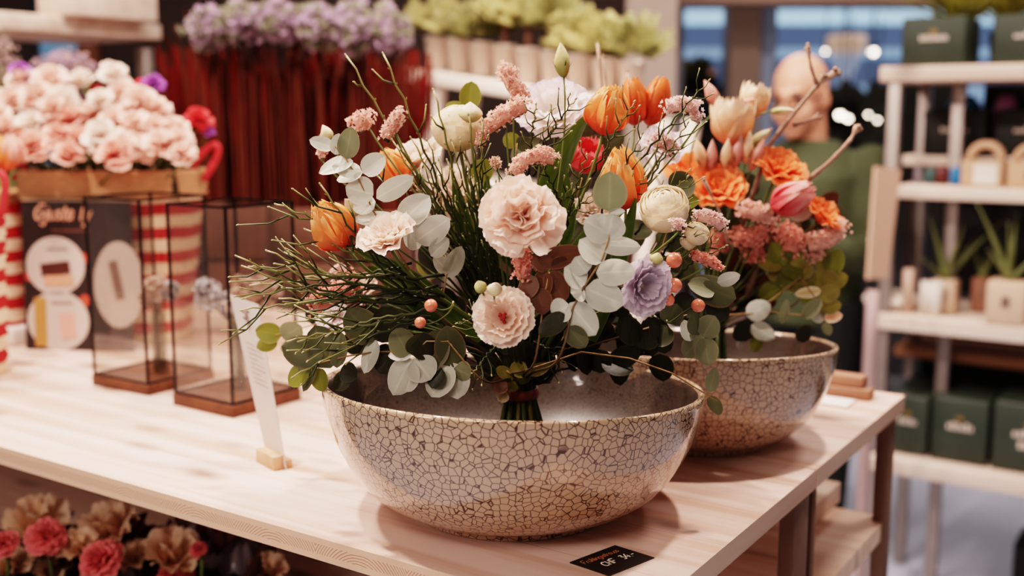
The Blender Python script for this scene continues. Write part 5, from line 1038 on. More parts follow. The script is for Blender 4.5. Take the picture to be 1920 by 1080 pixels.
for s, d in ((.04, .03), (.04, SD-.03), (.19, .14), (SX-.04, .03), (SX-.04, SD-.03)): MB().box(S(s, d, (z1-.045)/2), (.035, .035, z1-.045), axS, .003).build('post', m_gal, U)
m_card = plain('carton_green', (40, 50, 36), .6, 0, .2, 10, .4, 9); m_card2 = plain('carton_dark', (24, 26, 20), .6); m_lbl = plain('label_white', (206, 190, 178), .6)
def carton(px0, px1, ytop, z, d, depth, label, mat, grp, hscale=1., name='carton', rows=1):
    s0, s1 = sfor(px0, z, d), sfor(px1, z, d); h = zfor(0, ytop, (s0+s1)/2, d)-z; t = thing(name, S((s0+s1)/2, d+depth/2, z), label, 'box' if name == 'carton' else 'bag', grp)
    mb = MB().box(S((s0+s1)/2, d+depth/2, z+h/2+.001), (s1-s0, depth, h), axS, .006); mb.build('shell', mat, t)
    MB().box(S((s0+s1)/2, d+depth/2, z+h+.003), (s1-s0-.03, .004, .006), axS).build('top_seam', m_card2, t)
    W = (s1-s0)*.42; scribble(S((s0+s1)/2-W/2, d-.001, z+h*.52), sX, ZV, W, h*.12, rows).build('printed_lettering', m_lbl, t, False)
    x = S((s0+s1)/2, d-.001, z+h*.70); MB().box(x, (.02, .001, .014), axS).build('emblem', plain('emblem_ochre', (120, 96, 50), .6), t, False)
    return h
g1 = 'dark green cartons on the top shelf'
carton(1688, 1808, 32, z1, .03, .2, 'dark green carton with white print, left one on the top shelf', m_card, g1); carton(1858, 2000, 25, z1, .03, .2, 'dark green carton on the top shelf cut by the right picture edge', m_card, g1)
carton(1728, 1845, 206, z2, .23, .15, 'nearly black carton on the second shelf, left one', m_card2, 'black cartons on the second shelf'); carton(1862, 1990, 206, z2, .23, .15, 'nearly black carton on the second shelf cut by the right picture edge', m_card2, 'black cartons on the second shelf')
m_bag = plain('bag_green', (50, 60, 50), .45, 0, .4, 8, .35, 10)
for x0, x1, lab, rw in ((1660, 1736, 'green bag on the bottom shelf half hidden by the pine table corner', 1), (1742, 1848, 'green bag with white lettering in the middle of the bottom shelf', 1), (1856, 1990, 'green bag on the bottom shelf cut by the right picture edge', 2)):
    carton(x0, x1, 742+(x0-1660)*.09, z6, .05, .3, lab, m_bag, 'green bags on the bottom shelf', name='carrier_bag', rows=rw)
def kraft(px0, px1, ytop, z, d, label, white=False):
    s0, s1 = sfor(px0, z, d), sfor(px1, z, d); zt = zfor(0, ytop, (s0+s1)/2, d); h = (zt-z)*.62; w = s1-s0; t = thing('kraft_carrier', S((s0+s1)/2, d+.05, z), label, 'carrier', 'kraft carriers on the narrow shelf'); m = plain('kraft', (196, 158, 130), .8)
    MB().box(S((s0+s1)/2, d+.05, z+h/2+.001), (w, .10, h), axS, .004).build('box_body', m, t)
    a, b = S(s0+w*.12, d+.05, z+h), S(s1-w*.12, d+.05, z+h); q = bez(a, a+ZV*(zt-z)*.5, b+ZV*(zt-z)*.5, b, 14); MB().tube(q, .013, 8).build('handle', m, t)
    MB().box(S((s0+s1)/2+(.01 if white else 0), d-.003, z+h*.5), (w*(.55 if white else .2), .002, h*(.75 if white else .25)), axS).build('sticker', plain('sticker_white', (232, 220, 208), .6) if white else plain('sticker_dark', (110, 88, 78), .6), t, False)
kraft(1800, 1878, 272, z3, .04, 'kraft carrier with a white sticker on the narrow shelf', True); kraft(1886, 1975, 276, z3, .04, 'kraft carrier with a small dark sticker at the right picture edge')
# aloes
m_aloe = leafmat('aloe', (118, 124, 78), (150, 146, 104), .5, .15); m_potk = plain('pot_kraft', (206, 174, 150), .7)
def aloe(px, ytop, hw, z, d, leaves, label, mat=None):
    s = sfor(px, z, d); b = S(s, d, z); q = pxs(b); t = thing('potted_aloe', b, label, 'plant'); w = hw*q*2; h = zfor(0, ytop, s, d)-z
    MB().box(b+ZV*(h/2+.001), (w, w, h), axS, .006).build('pot', mat or m_potk, t); MB().box(b+ZV*(h*.55)-sY*(w/2+.001), (w*.22, .002, h*.25), axS).build('sticker', MATS.get('sticker_dark') or plain('sticker_dark', (110, 88, 78), .6), t, False)
    for dx, dy, lw_ in leaves:
        e = b+ZV*h+R_*dx*q+ZV*dy*q+FW*rnd.uniform(-.05, .05); dd = e-(b+ZV*h*.95); mb = MB(); k = 9; pts = [b+ZV*h*.95+dd*(i/8)+R_*(dx*q)*.25*((i/8)**2-(i/8)) for i in range(k)]; mb.tube(pts, [lw_*q*(1-(i/8)**1.4*.9)/2 for i in range(k)], 8); mb.build('leaf', m_aloe, t)
aloe(1770, 524, 22, z4, .12, [(-40, 118, 14), (22, 100, 13), (-20, 80, 12), (62, 75, 13), (-62, 40, 11), (5, 60, 12), (100, 110, 12)], 'spiky aloe in a kraft pot on the middle shelf, left one')
aloe(1888, 526, 34, z4, .05, [(-70, 150, 15), (-18, 110, 13), (55, 60, 14), (20, 130, 13), (-38, 60, 12)], 'spiky aloe in a kraft pot on the middle shelf, at the right picture edge')
aloe(1838, 520, 16, z4, .2, [(-10, 60, 10), (14, 50, 10), (0, 40, 9)], 'little succulent in a brown pot between the two aloes', plain('pot_brown', (140, 96, 76), .7))
for x, w_, yt, lab, col in ((1700, 10, 505, 'beige candle on the middle shelf beside the steel post', (200, 166, 148)), (1733, 10, 528, 'white cup on the middle shelf, left of the aloe', (226, 212, 200)), (1752, 12, 530, 'white cup on the middle shelf, touching the aloe pot', (232, 220, 210))):
    s = sfor(x, z4, .05); b = S(s, .05, z4); q = pxs(b); h = zfor(0, yt, s, .05)-z4; tag(MB().lathe([(0, 0), (w_*q*.8, 0), (w_*q, h*.5), (w_*q, h), (w_*q*.85, h), (w_*q*.8, h*.7), (0, h*.65)], b+ZV*.001, 20).build('cup', plain('cup'+str(x), col, .5)), lab, 'cup')
b = S(sfor(1672, z4, .1), .1, z4+.001); tag(MB().ball(b+ZV*.028, (.085, .07, .028), 14).build('folded_cloth', plain('cloth_white', (236, 222, 208), .8)), 'soft white folded cloth on the left end of the middle shelf', 'cloth')
# small blurred goods
for x, y, w_, h_, z, d, lab, col in ((1800, 190, 60, 20, z2, .34, 'bright blue pack behind the black carton on the second shelf', (30, 120, 170)), (1880, 190, 40, 20, z2, .34, 'pink pack behind the black carton on the second shelf', (170, 110, 150)), (1793, 327, 22, 26, z3, .12, 'blue ball-shaped pack on the narrow shelf', (20, 110, 170)), (1745, 330, 24, 30, z3, .12, 'dark teal jar on the narrow shelf', (50, 80, 80)),
                              (1765, 326, 24, 30, z3, .12, 'dark red jar on the narrow shelf', (90, 34, 30)), (1720, 330, 14, 30, z3, .12, 'pale jar on the narrow shelf', (150, 140, 150))):
    s = sfor(x, z, d); b = S(s, d, z); q = pxs(b); W = w_*q; H = max(h_*q, zfor(0, y-h_/2, s, d)-z); tag(MB().lathe([(0, 0), (W*.45, 0), (W*.5, H*.1), (W*.5, H*.85), (W*.3, H), (0, H)], b+ZV*.001, 20).build('jar', plain('jar'+str(x), col, .4)), lab, 'jar')
bb = S(.52, SD+.06, 0); m_dark = plain('panel_dark', (20, 17, 15), .8)
tag(MB().box(S(.1+.8, SD+.03, (z3+z4)/2), (1.6, .012, abs(z3-z4)*.92), axS).build('back_panel', m_dark, U, False))  # black sheets added to darken the gaps behind the shelf goods
tag(MB().box(S(.2+.75, SD+.03, (z2+.11)), (1.5, .012, .2), axS).build('back_panel', m_dark, U, False))
tag(MB().box(S(.06+.8, SD+.03, z6+.19), (1.6, .012, .30), axS).build('back_panel', m_dark, U, False))
tag(MB().box(S(.35+.7, .32, .10), (1.3, .16, .2), axS, .01).build('shadow_block', m_dark, None, False), 'long black block standing in for the shadow under the bottom shelf', 'box')  # black block added as the shadow under the bottom shelf
# leaning kraft board at the shelf's left side
a, b_, c_, d_ = at(1643, 312, 3.05), at(1690, 318, 3.12), at(1664, 520, 3.08), at(1628, 524, 3.02); mb = MB(); nq = nrm(np.cross(b_-a, d_-a))*.008; mb.add([a, b_, c_, d_, a+nq, b_+nq, c_+nq, d_+nq], [(0, 1, 2, 3), (7, 6, 5, 4), (0, 4, 5, 1), (1, 5, 6, 2), (2, 6, 7, 3), (3, 7, 4, 0)])
tag(mb.build('cardboard_sheet', plain('cardboard', (206, 168, 146), .8), None, False), 'upright beige cardboard sheet at the left side of the shelving unit', 'cardboard')
pz = at(1632, 640, 3.0); tag(MB().loft([((pz[0], 3.0, z_), (.017, 0, 0), (0, .017, 0)) for z_ in np.linspace(.0, pz[2]+.14, 8)], 14).build('paper_roll', plain('roll_pink', (160, 134, 132), .6)), 'pale pinkish paper roll standing left of the shelving unit', 'paper roll')
# palm-like plants on the top shelf
for k, (x, dd) in enumerate(((1790, .3), (1885, .3))):
    b = S(sfor(x, z1, dd), dd, z1+.001); t = thing('potted_palm', b, ['yellow-green palm behind the left top carton', 'yellow-green palm behind the right top carton'][k], 'plant'); MB().lathe([(0, 0), (.04, 0), (.05, .1), (.045, .1), (0, .09)], b, 20).build('pot', m_card2, t); mb = MB()
    for _ in range(60):
        d = nrm(np.array([rnd.uniform(-.8, .8), rnd.uniform(-.8, .8), rnd.uniform(.4, 1.2)])); leaf(mb, b+ZV*.1+d*.04, d, nrm(ZV-d*.3), rnd.uniform(.15, .28), .02, .35, .2, .8)
    mb.build('fronds', leafmat('palm_yellow', (150, 144, 62), (170, 160, 90), .5, .3), t)
# things lying on the back corner of the table
m_tan = plain('tan_wood', (150, 106, 84), .6)
for k, (x, y, w_, zz) in enumerate(((1592, 744, .075, 0.), (1586, 742, .062, .0185))):
    P = onz(x, y, TZ)+ZV*(zz+.0095); tag(MB().box(P, (w_, .03, .018), np.array([-Av, Bv, ZV]), .002).build('timber_offcut', m_tan), ['brown wooden slat on the far table corner, lower one', 'brown wooden slat on the far table corner, resting on the lower one'][k], 'wood piece')
P = onz(1545, 752, TZ); tag(MB().box(P+ZV*.002, (.09, .05, .003), np.array([-Av, Bv, ZV]), .001).build('paper_sheet', plain('paper_sheet', (232, 222, 214), .7)), 'white paper sheet lying on the table behind the rear bowl', 'paper')
#==PART5==
# ------------------------------------------------------------------ man
YM = 3.45; mc = at(1500, 178, YM); qm = pxs(mc); hh = mc[2]
m_skin = plain('skin', (214, 150, 124), .5, 0, 0, var=.06, vscale=14); m_swe = plain('sweater_green', (62, 68, 44), .9, 0, .4, 200, .25, 10); m_tro = plain('trousers_dark', (26, 28, 26), .85, 0, .3, 90, .3, 9)
bx = mc[0]+.035
def remesh(mb, name, mat, parent, vox, sm=4):
    o = mb.build(name, mat, parent); m = o.modifiers.new('r', 'REMESH'); m.mode = 'VOXEL'; m.voxel_size = vox; s = o.modifiers.new('s', 'SMOOTH'); s.iterations = sm; s.factor = .5
    bpy.context.view_layer.update(); dg = bpy.context.evaluated_depsgraph_get(); me = bpy.data.meshes.new_from_object(o.evaluated_get(dg)); o.modifiers.clear(); o.data = me
    me.polygons.foreach_set('use_smooth', [True]*len(me.polygons)); me.update()
    if not me.materials: me.materials.append(mat)
    return o
man = thing('person', (bx, YM, 0), 'bald man with glasses in a dark green sweater, looking down to the left', 'person')
lk = nrm([-.62, -.76, -.20]); hax = np.array([nrm(np.cross([0, 0, 1.], lk)), lk, ZV]); hx = nrm(np.cross(lk, ZV)); hz = nrm(np.cross(hx, lk)); HA = np.array([hx, lk, hz])   # x sideways, y face, z up of head
def Hd(x, y, z): return mc+HA[0]*x+HA[1]*y+HA[2]*z
def body_common(mb, grow=0.):
    pass
sh = hh-.165; hip = .93
mb = MB()
mb.ball(Hd(0, -.015, .03), (.078, .098, .092), 20, HA); mb.ball(Hd(0, .03, -.045), (.060, .066, .080), 16, HA); mb.ball(Hd(0, .055, -.095), (.036, .036, .030), 12, HA)
mb.ball(Hd(0, .105, -.025), (.012, .018, .026), 10, HA); mb.ball(Hd(0, .108, -.042), (.018, .014, .011), 10, HA); mb.ball(Hd(0, .085, .015), (.052, .014, .012), 10, HA)
mb.ball(Hd(0, .088, -.072), (.024, .012, .010), 8, HA)
for s in (-1, 1): mb.ball(Hd(s*.077, -.012, -.02), (.012, .020, .032), 10, HA); mb.ball(Hd(s*.040, .062, -.045), (.024, .022, .028), 10, HA)
nb = np.array([bx+.01, YM+.04, sh-.02]); mb.tube([Hd(0, -.035, -.04), (Hd(0, -.04, -.09)+nb)/2, nb, nb-ZV*.08], [.060, .058, .062, .09], 16)
# trunk, arms and legs of the body under the clothes
tor = [(hip-.12, .13, .10), (hip, .155, .11), (hip+.15, .145, .10), (hip+.32, .165, .11), (sh-.08, .18, .105), (sh-.02, .12, .08)]
fx = nrm([-.5, -.87, 0]); sx_ = nrm([.87, -.5, 0])     # chest direction, shoulder line
def torso(g): return [((bx+.02, YM+.05, z), sx_*(a+g), fx*(b+g)) for z, a, b in tor]
mb.loft(torso(-.01), 20)
Rs = np.array([bx+.02, YM+.05, sh-.06])+sx_*.185; Re = Rs+np.array([.01, -.05, -.27]); Rw = Re+np.array([-.22, -.10, .06]); Rh = Rw+np.array([-.07, -.01, .01])
Ls = np.array([bx+.02, YM+.05, sh-.06])-sx_*.185; Le = Ls+np.array([-.04, -.02, -.27]); Lw = Le+np.array([.10, -.17, .07]); Lh = Lw+np.array([.06, -.04, .0])
for (a, b, c2, h) in ((Rs, Re, Rw, Rh), (Ls, Le, Lw, Lh)):
    mb.tube([a, (a+b)/2, b, (b+c2)/2, c2], [.052, .045, .040, .036, .027], 12); d = nrm(h-c2); mb.ball(c2+d*.045, (.038, .016, .048), 10, frame(d))
    ax = frame(d)
    for k in range(4): p = c2+d*.085+ax[0]*(k-1.5)*.019; mb.tube([p, p+d*.03, p+d*.05-ZV*.012, p+d*.062-ZV*.028], [.009, .009, .008, .007], 8)
    p = c2+d*.03+ax[0]*.034; mb.tube([p, p+ax[0]*.022+d*.015, p+ax[0]*.03+d*.04], [.011, .010, .008], 8)
legs = []
for s in (-1, 1):
    hp = np.array([bx+.02, YM+.05, hip-.05])+sx_*.085*s; kn = hp+np.array([0, -.02, -.42]); an = kn+np.array([0, .03, -.40]); legs.append((hp, kn, an)); mb.tube([hp, (hp+kn)/2, kn, (kn+an)/2, an, an-ZV*.03], [.085, .075, .055, .052, .036, .036], 14)
remesh(mb, 'body', m_skin, man, .009, 3)
mb = MB(); mb.loft([((bx+.02, YM+.05, z), sx_*(a+.022), fx*(b+.03)) for z, a, b in tor[:5]]+[((bx+.015, YM+.045, sh+.0), sx_*.125, fx*.09), ((bx+.01, YM+.04, sh+.03), sx_*.082, fx*.078)], 24)
for (a, b, c2) in ((Rs, Re, Rw), (Ls, Le, Lw)): mb.ball(a, .078, 12); mb.tube([a, (a+b)/2, b, (b+c2)/2, c2], [.078, .070, .062, .055, .044], 14); mb.ball(b, .062, 10)
remesh(mb, 'sweater', m_swe, man, .011, 4)
mb = MB(); mb.loft([((bx+.02, YM+.05, z), sx_*(a+.014), fx*(b+.018)) for z, a, b in tor[:2]], 20)
for hp, kn, an in legs: mb.tube([hp, (hp+kn)/2, kn, (kn+an)/2, an], [.105, .095, .076, .07, .062], 14)
remesh(mb, 'trousers', m_tro, man, .012, 4)
for hp, kn, an in legs:
    mb = MB(); f = an*np.array([1, 1, 0]); mb.loft([(f+fx*t+ZV*(h/2), sx_*w, ZV*h/2) for t, w, h in ((-.06, .03, .07), (-.03, .04, .09), (.03, .042, .08), (.09, .045, .05), (.15, .04, .04), (.19, .015, .03))], 14); mb.build('shoe', m_card2, man)
mb = MB()
for s in (-1, 1):
    an_ = np.linspace(0, 6.283, 19); P = [Hd(s*.036+.027*math.cos(t), .112, -.004+.019*math.sin(t)) for t in an_]; mb.tube(P, .0022, 5, False)
    mb.tube([Hd(s*.063, .11, 0), Hd(s*.079, .06, .002), Hd(s*.082, -.005, -.004)], .0022, 5)
mb.tube([Hd(-.010, .113, 0), Hd(.010, .113, 0)], .0022, 5); mb.build('glasses', m_frame, man)
m_br2 = plain('brow', (120, 78, 62), .7); mb = MB()
for s in (-1, 1): MB().ball(Hd(s*.034, .094, .024), (.022, .007, .005), 8, HA).build('eyebrow', m_br2, man)
mb = MB()
for s in (-1, 1): MB().ball(Hd(s*.034, .084, -.002), (.013, .009, .008), 10, HA).build('eye', plain('eye_dark', (70, 48, 42), .3), man)
mb = MB(); mb.ball(Hd(0, .098, -.074), (.022, .005, .0045), 8, HA); mb.build('lips', plain('lip', (170, 92, 82), .5), man)
# ------------------------------------------------------------------ low shelf bouquets under the table, left
m_lily = petal('lily_beige', [(0, (206, 146, 116)), (.5, (240, 200, 164)), (1, (252, 224, 196))], .3, .6); m_cc = petal('carnation_coral', [(0, (214, 70, 84)), (.6, (242, 122, 126)), (1, (252, 160, 156))], .35)
PR['c'] = [carn_proto(.042, m_cc, 1.) for _ in range(2)]
ybase = None
def fl_low(px, py, Y, kind, size, label, base_z=.712):
    P = at(px, py, Y); b = np.array([P[0]+rnd.uniform(-.01, .01), P[1]+.02, base_z]); r = thing('carnation' if kind == 'c' else 'alstroemeria', b, label, 'flower', 'flowers on the low shelf'); z = view(rnd.uniform(-.3, .3), .8, .6)
    if kind == 'c':
        h = bpy.data.objects.new('bloom', rnd.choice(PR['c'])); C.objects.link(h); h.parent = r; h.location = tuple(P-b); h.rotation_euler = Matrix(frame(z, spin=rnd.random()*6).T.tolist()).to_euler(); h.scale = (size*pxs(P)/.084,)*3
    else:
        mb = MB(); ax = frame(z, spin=rnd.random()*6); s = size*pxs(P)*1.2
        for k in range(7): fpetal(mb, P-z*s*.25, ax, k*.9, s*.6, s*.5, 14, 66+rnd.uniform(-25, 25), .25, .09, 1.3, .05, s*.02, 0, 9, 15, True, .12)
        for k in range(6): fpetal(mb, P-z*s*.1, ax, k*1.047+.5, s*.5, s*.3, 0, 34, .5, .04, 1.3, .01, s*.01, 0, 8, 7, False, .1)
        mb.build('petals', m_lily, r)
    MB().tube([b, (b+P)/2, P-z*.015], .0028, 6).build('stem', m_stem, r)
Yl = float(onz(150, 1030, .82)[1])
ft = at(160, 1060, Yl+.04); tray = thing('flower_tray', (ft[0], ft[1], .701), 'dark brown tray holding the coral and beige flowers on the low shelf', 'tray'); axt = np.array([nrm(at(400, 1060, Yl+.04)-at(0, 1060, Yl+.04))*np.array([1, 1, 0]), [0, 1, 0], ZV])
MB().box((ft[0], ft[1], .706), (.52, .24, .008)).build('bottom', MATS['crate_brown'], tray, False)
for dx, dy, wx, wy in ((0, -.12, .52, .01), (0, .12, .52, .01), (-.26, 0, .01, .24), (.26, 0, .01, .24)): MB().box((ft[0]+dx, ft[1]+dy, .745), (wx, wy, .085)).build('side_panel', MATS['crate_brown'], tray, False)
items = [(70, 985, 'l', 120, 'beige frilled bloom at the far left of the low shelf, highest'), (205, 1000, 'l', 120, 'beige frilled bloom in the second place from the left on the low shelf'), (320, 1045, 'l', 115, 'beige frilled bloom on the low shelf under the table\'s middle'), (150, 1030, 'l', 80, 'small beige bloom between the coral carnations'), (20, 1062, 'l', 90, 'beige bloom at the bottom left corner'), (255, 1045, 'l', 70, 'small beige bloom right of the large coral carnation'),
         (100, 1072, 'l', 80, 'beige bloom at the bottom under the first coral carnation'), (500, 1075, 'l', 80, 'beige round petals peeking out at the bottom, right end of the low shelf'),
         (88, 1006, 'c', 80, 'coral carnation on the low shelf, upper left one'), (190, 1052, 'c', 92, 'large coral carnation on the low shelf'), (8, 1020, 'c', 60, 'coral carnation cut by the left picture edge, low shelf'), (325, 1085, 'c', 80, 'coral carnation at the bottom edge, rightmost on the low shelf'), (372, 1030, 'c', 36, 'small dark coral bloom beside the plastic wrap')]
for i, (x, y, k, s, lab) in enumerate(items): fl_low(x, y, Yl+rnd.uniform(-.03, .05)+(.04 if k == 'l' else -.03), k, s, lab)
mb = MB(); r = thing('kraft_leaves', (at(180, 1060, Yl)[0], Yl+.08, .725), 'dark red and green leaves between the low shelf blooms', 'foliage')
for _ in range(180):
    P = at(rnd.uniform(-30, 420), rnd.uniform(1000, 1100), Yl+.1+rnd.uniform(-.04, .05)); leaf(mb, P, nrm(np.array([rnd.uniform(-1, 1), rnd.uniform(-.5, .5), rnd.uniform(-.3, 1)])), view(0, .4, 1), rnd.uniform(.03, .06), .022, .1, .1, .5)
mb.build('foliage', leafmat('leaf_darkred', (82, 36, 28)), r); r['kind'] = 'stuff'
m_wrap = plain('plastic_wrap', (120, 112, 116), .2, 0, .5, 30, .25, 25)
for k, (x, y, rx, ry, sgn, lab) in enumerate(((382, 1012, 58, 34, -1, 'crumpled clear wrap of a bouquet on the low shelf, left bulge'), (452, 1030, 44, 30, 1, 'crumpled clear wrap of a bouquet on the low shelf, right bulge with a pale rim'))):
    P = at(x, y, Yl+.10); q = pxs(P); mb = MB(); n = 28; P2 = []
    for i in range(9):
        t = i/8; rr = math.sin(t*1.45)**.8+.02; P2.append([P+R_*math.cos(a)*rx*q*rr*(1+.08*math.sin(5*a+k))+np.array([0, 1, 0])*math.sin(a)*.05*rr+ZV*(ry*q*(1-t*1.9)+.006*math.sin(7*a)) for a in np.linspace(0, 6.283, n, endpoint=False)])
    tag(mb.grid(np.array(P2), None, True).build('plastic_wrap', m_wrap), lab, 'wrapping')
# black backing added to darken the space under the table; dark vases
tag(MB().box(lp(P_near, 1.25, .62)*np.array([1, 1, 0])+ZV*.85, (1.9, .03, .22), np.array([Av, Bv, ZV])).build('dark_backing', m_dark, None, False), 'black backing added behind the low shelf to keep the space dark', 'board')
for k in range(4):
    P = lp(P_near, .62+k*.12, .5); tag(MB().box((P[0], P[1], .815), (.06, .05, .18), np.array([Av, Bv, ZV]), .004).build('dark_vase', plain('vase_dark', (46, 34, 30), .3), None, False), 'dark square vase on the low shelf behind the coral blooms', 'vase', 'dark square vases on the low shelf')
# ------------------------------------------------------------------ room shell and the hall beyond
def struct(mb, name, mat, smooth=False): return tag(mb.build(name, mat, None, smooth), None, None, None, 'structure')
struct(MB().box((1.5, 6.0, -.02), (16, 17, .04)), 'floor', plain('floor_grey_blue', (184, 190, 206), .35, 0, 0, var=.05, vscale=2))
m_wd = plain('wall_dark', (50, 38, 32), .85, 0, 0, var=.15, vscale=3)
struct(MB().box(((at(-700, 200, 4.8)[0]+at(64, 200, 4.8)[0])/2, 4.85, 1.7), (at(64, 200, 4.8)[0]-at(-700, 200, 4.8)[0], .1, 3.4)), 'wall_left', m_wd)
x0, x1 = at(150, 200, 4.8)[0], at(1172, 200, 4.8)[0]; struct(MB().box(((x0+x1)/2, 4.85, 1.7), (x1-x0, .1, 3.4)), 'wall_back', m_wd)
x0, x1 = at(1172, 100, 4.8)[0], at(1268, 100, 4.8)[0]; m_pc = plain('pillar_cream', (196, 176, 164), .7); struct(MB().box(((x0+x1)/2, 4.95, 1.75), (x1-x0, .35, 3.5), None, .01), 'pillar', m_pc)
x2, x3 = at(1368, 100, 5.6)[0], at(1428, 100, 5.6)[0]; m_pt = plain('pillar_taupe', (142, 122, 110), .7); struct(MB().box(((x2+x3)/2, 5.7, 1.75), (x3-x2, .2, 3.5), None, .008), 'pillar', m_pt)
struct(MB().box((x3+.04, 5.72, 1.75), (.07, .1, 3.5)), 'window_frame_upright', plain('frame_blue', (142, 158, 184), .5)); bpy.data.objects['window_frame_upright'].name = 'trim_1'
zt = at(1400, 8, 5.3)[2]; struct(MB().box((1.9, 5.35, zt+.25), (5.2, .25, .5)), 'beam', plain('beam_brown', (150, 124, 110), .7))
# red-brown strip beside left wall gap
x0 = at(150, 100, 4.7)[0]; struct(MB().box((x0+.02, 4.75, 1.7), (.08, .06, 3.4)), 'trim_2', plain('trim_brown', (112, 66, 48), .7))
tag(MB().box(((at(1575, 300, 6.4)[0]+at(2050, 300, 6.4)[0])/2, 6.5, .78), (at(2050, 300, 6.4)[0]-at(1575, 300, 6.4)[0], .4, 1.1), None, .01).build('dark_blocker', m_dark, None, False), 'added dark block beyond the glass, blacking out the hall behind the shelving unit', 'counter')  # dark block added to blacken the hall behind the shelving
# two shop-front panes
def pane(px0, px1, Yw, n):
    a, b = at(px0, 150, Yw)[0], at(px1, 150, Yw)[0]; t = bpy.data.objects.new('window_%d' % n, None); C.objects.link(t); t.location = ((a+b)/2, Yw, 0); t['_w'] = [(a+b)/2, Yw, 0]; t['kind'] = 'structure'
    MB().box(((a+b)/2, Yw, 1.5), (b-a, .012, 2.96)).build('glass_pane', m_gl, t, False); mb = MB()
    for x in (a, b): mb.box((x, Yw, 1.5), (.04, .05, 3))
    mb.box(((a+b)/2, Yw, 2.98), (b-a, .05, .04)); mb.box(((a+b)/2, Yw, .03), (b-a, .05, .06)); mb.build('frame', plain('frame_grey', (120, 120, 130), .4, .4), t, False)
pane(1272, 1366, 5.7, 1); pane(1444, 1960, 5.7, 2)
# mall hall: wall and balcony bands, self-glowing in place of hall lighting
m_hall = plain('hall_wall_glowing', (84, 96, 120), .8, emis=(84, 98, 124), es=.5); m_band = plain('hall_band_glowing', (150, 182, 206), .6, emis=(160, 196, 220), es=1.0); m_band2 = plain('hall_band_dim_glowing', (120, 146, 174), .6, emis=(120, 150, 180), es=.75)
YH = 9.0; struct(MB().box((3., YH+.3, 2.5), (16, .1, 5)), 'wall_far', m_hall)
def band(ya, yb, m, n, Yb=YH, tilt=0): 
    za, zb = at(1450, ya, Yb)[2], at(1450, yb, Yb)[2]; struct(MB().box((3.2, Yb, (za+zb)/2), (12, .3, za-zb)), n, m)
band(22, 44, m_band, 'trim_3'); band(92, 108, m_band2, 'trim_4'); band(160, 190, m_band2, 'trim_5'); band(-60, 6, m_band2, 'trim_6')
# far leafy plants seen beyond the man
m_fd = leafmat('far_leaf', (34, 42, 30))
for k, (x, y, rx, ry, Yk, lab) in enumerate([(1590, 235, 75, 60, 6.3, 'dark leafy shrub beyond the glass, between the man and the shelving unit'), (1720, 240, 60, 90, 6.3, 'dark leafy shrub beyond the glass, behind the shelving posts'), (1295, 210, 28, 70, 6.4, 'dark leafy shrub beyond the glass by the cream pillar')]):
    c = at(x, y, Yk); q = pxs(c); r = thing('leafy_shrub', (c[0], c[1], 0), lab, 'shrub'); mb = MB()
    for _ in range(420):
        d = nrm(np.array([rnd.gauss(0, 1) for _ in range(3)])); leaf(mb, c+d*np.array([rx*q, .2, ry*q])*rnd.uniform(.2, 1), nrm(d+ZV*.3), nrm(-FW+.5*d), rnd.uniform(.09, .15), .08, .1, .1, .3)
    mb.build('foliage', m_fd, r); MB().tube([(c[0], c[1], 0), (c[0], c[1], c[2])], .03, 8).build('trunk', m_rodb, r); MB().lathe([(0, 0), (.18, 0), (.22, .4), (.2, .4), (0, .36)], (c[0], c[1], 0), 20).build('planter', m_dark, r)
# small far passer-by
c = at(1322, 150, 7.2); q = pxs(c); r = thing('person', (c[0], 7.2, 0), 'distant person in dark clothes beyond the glass by the cream pillar', 'person'); mb = MB(); z0 = c[2]
mb.ball((c[0], 7.2, z0), (.075, .09, .105), 14); mb.tube([(c[0], 7.2, z0-.08), (c[0], 7.2, z0-.17)], .05, 10); mb.loft([((c[0], 7.2, z), (w, 0, 0), (0, d, 0)) for z, w, d in ((z0-.85, .15, .11), (z0-.6, .14, .10), (z0-.35, .19, .12), (z0-.2, .17, .10), (z0-.16, .06, .06))], 16)
for s in (-1, 1): mb.tube([(c[0]+s*.18, 7.2, z0-.24), (c[0]+s*.22, 7.2, z0-.52), (c[0]+s*.2, 7.15, z0-.78), (c[0]+s*.2, 7.13, z0-.86)], [.05, .042, .033, .03], 10); mb.tube([(c[0]+s*.08, 7.2, z0-.82), (c[0]+s*.09, 7.19, z0-1.2), (c[0]+s*.09, 7.2, .05), (c[0]+s*.09, 7.08, .04)], [.085, .06, .045, .04], 10)
ob = remesh(mb, 'body', m_skin, r, .016, 3)
mb = MB(); mb.loft([((c[0], 7.2, z), (w, 0, 0), (0, d, 0)) for z, w, d in ((z0-.88, .18, .13), (z0-.6, .165, .125), (z0-.35, .215, .14), (z0-.2, .19, .12), (z0-.14, .07, .07))], 16)
for s in (-1, 1): mb.tube([(c[0]+s*.18, 7.2, z0-.24), (c[0]+s*.22, 7.2, z0-.52), (c[0]+s*.2, 7.15, z0-.76)], [.068, .058, .05], 10)
remesh(mb, 'coat', m_card2, r, .018, 3)
mb = MB().ball((c[0]-.01, 7.22, z0+.03), (.085, .10, .10), 12); mb.build('hair', m_card2, r)
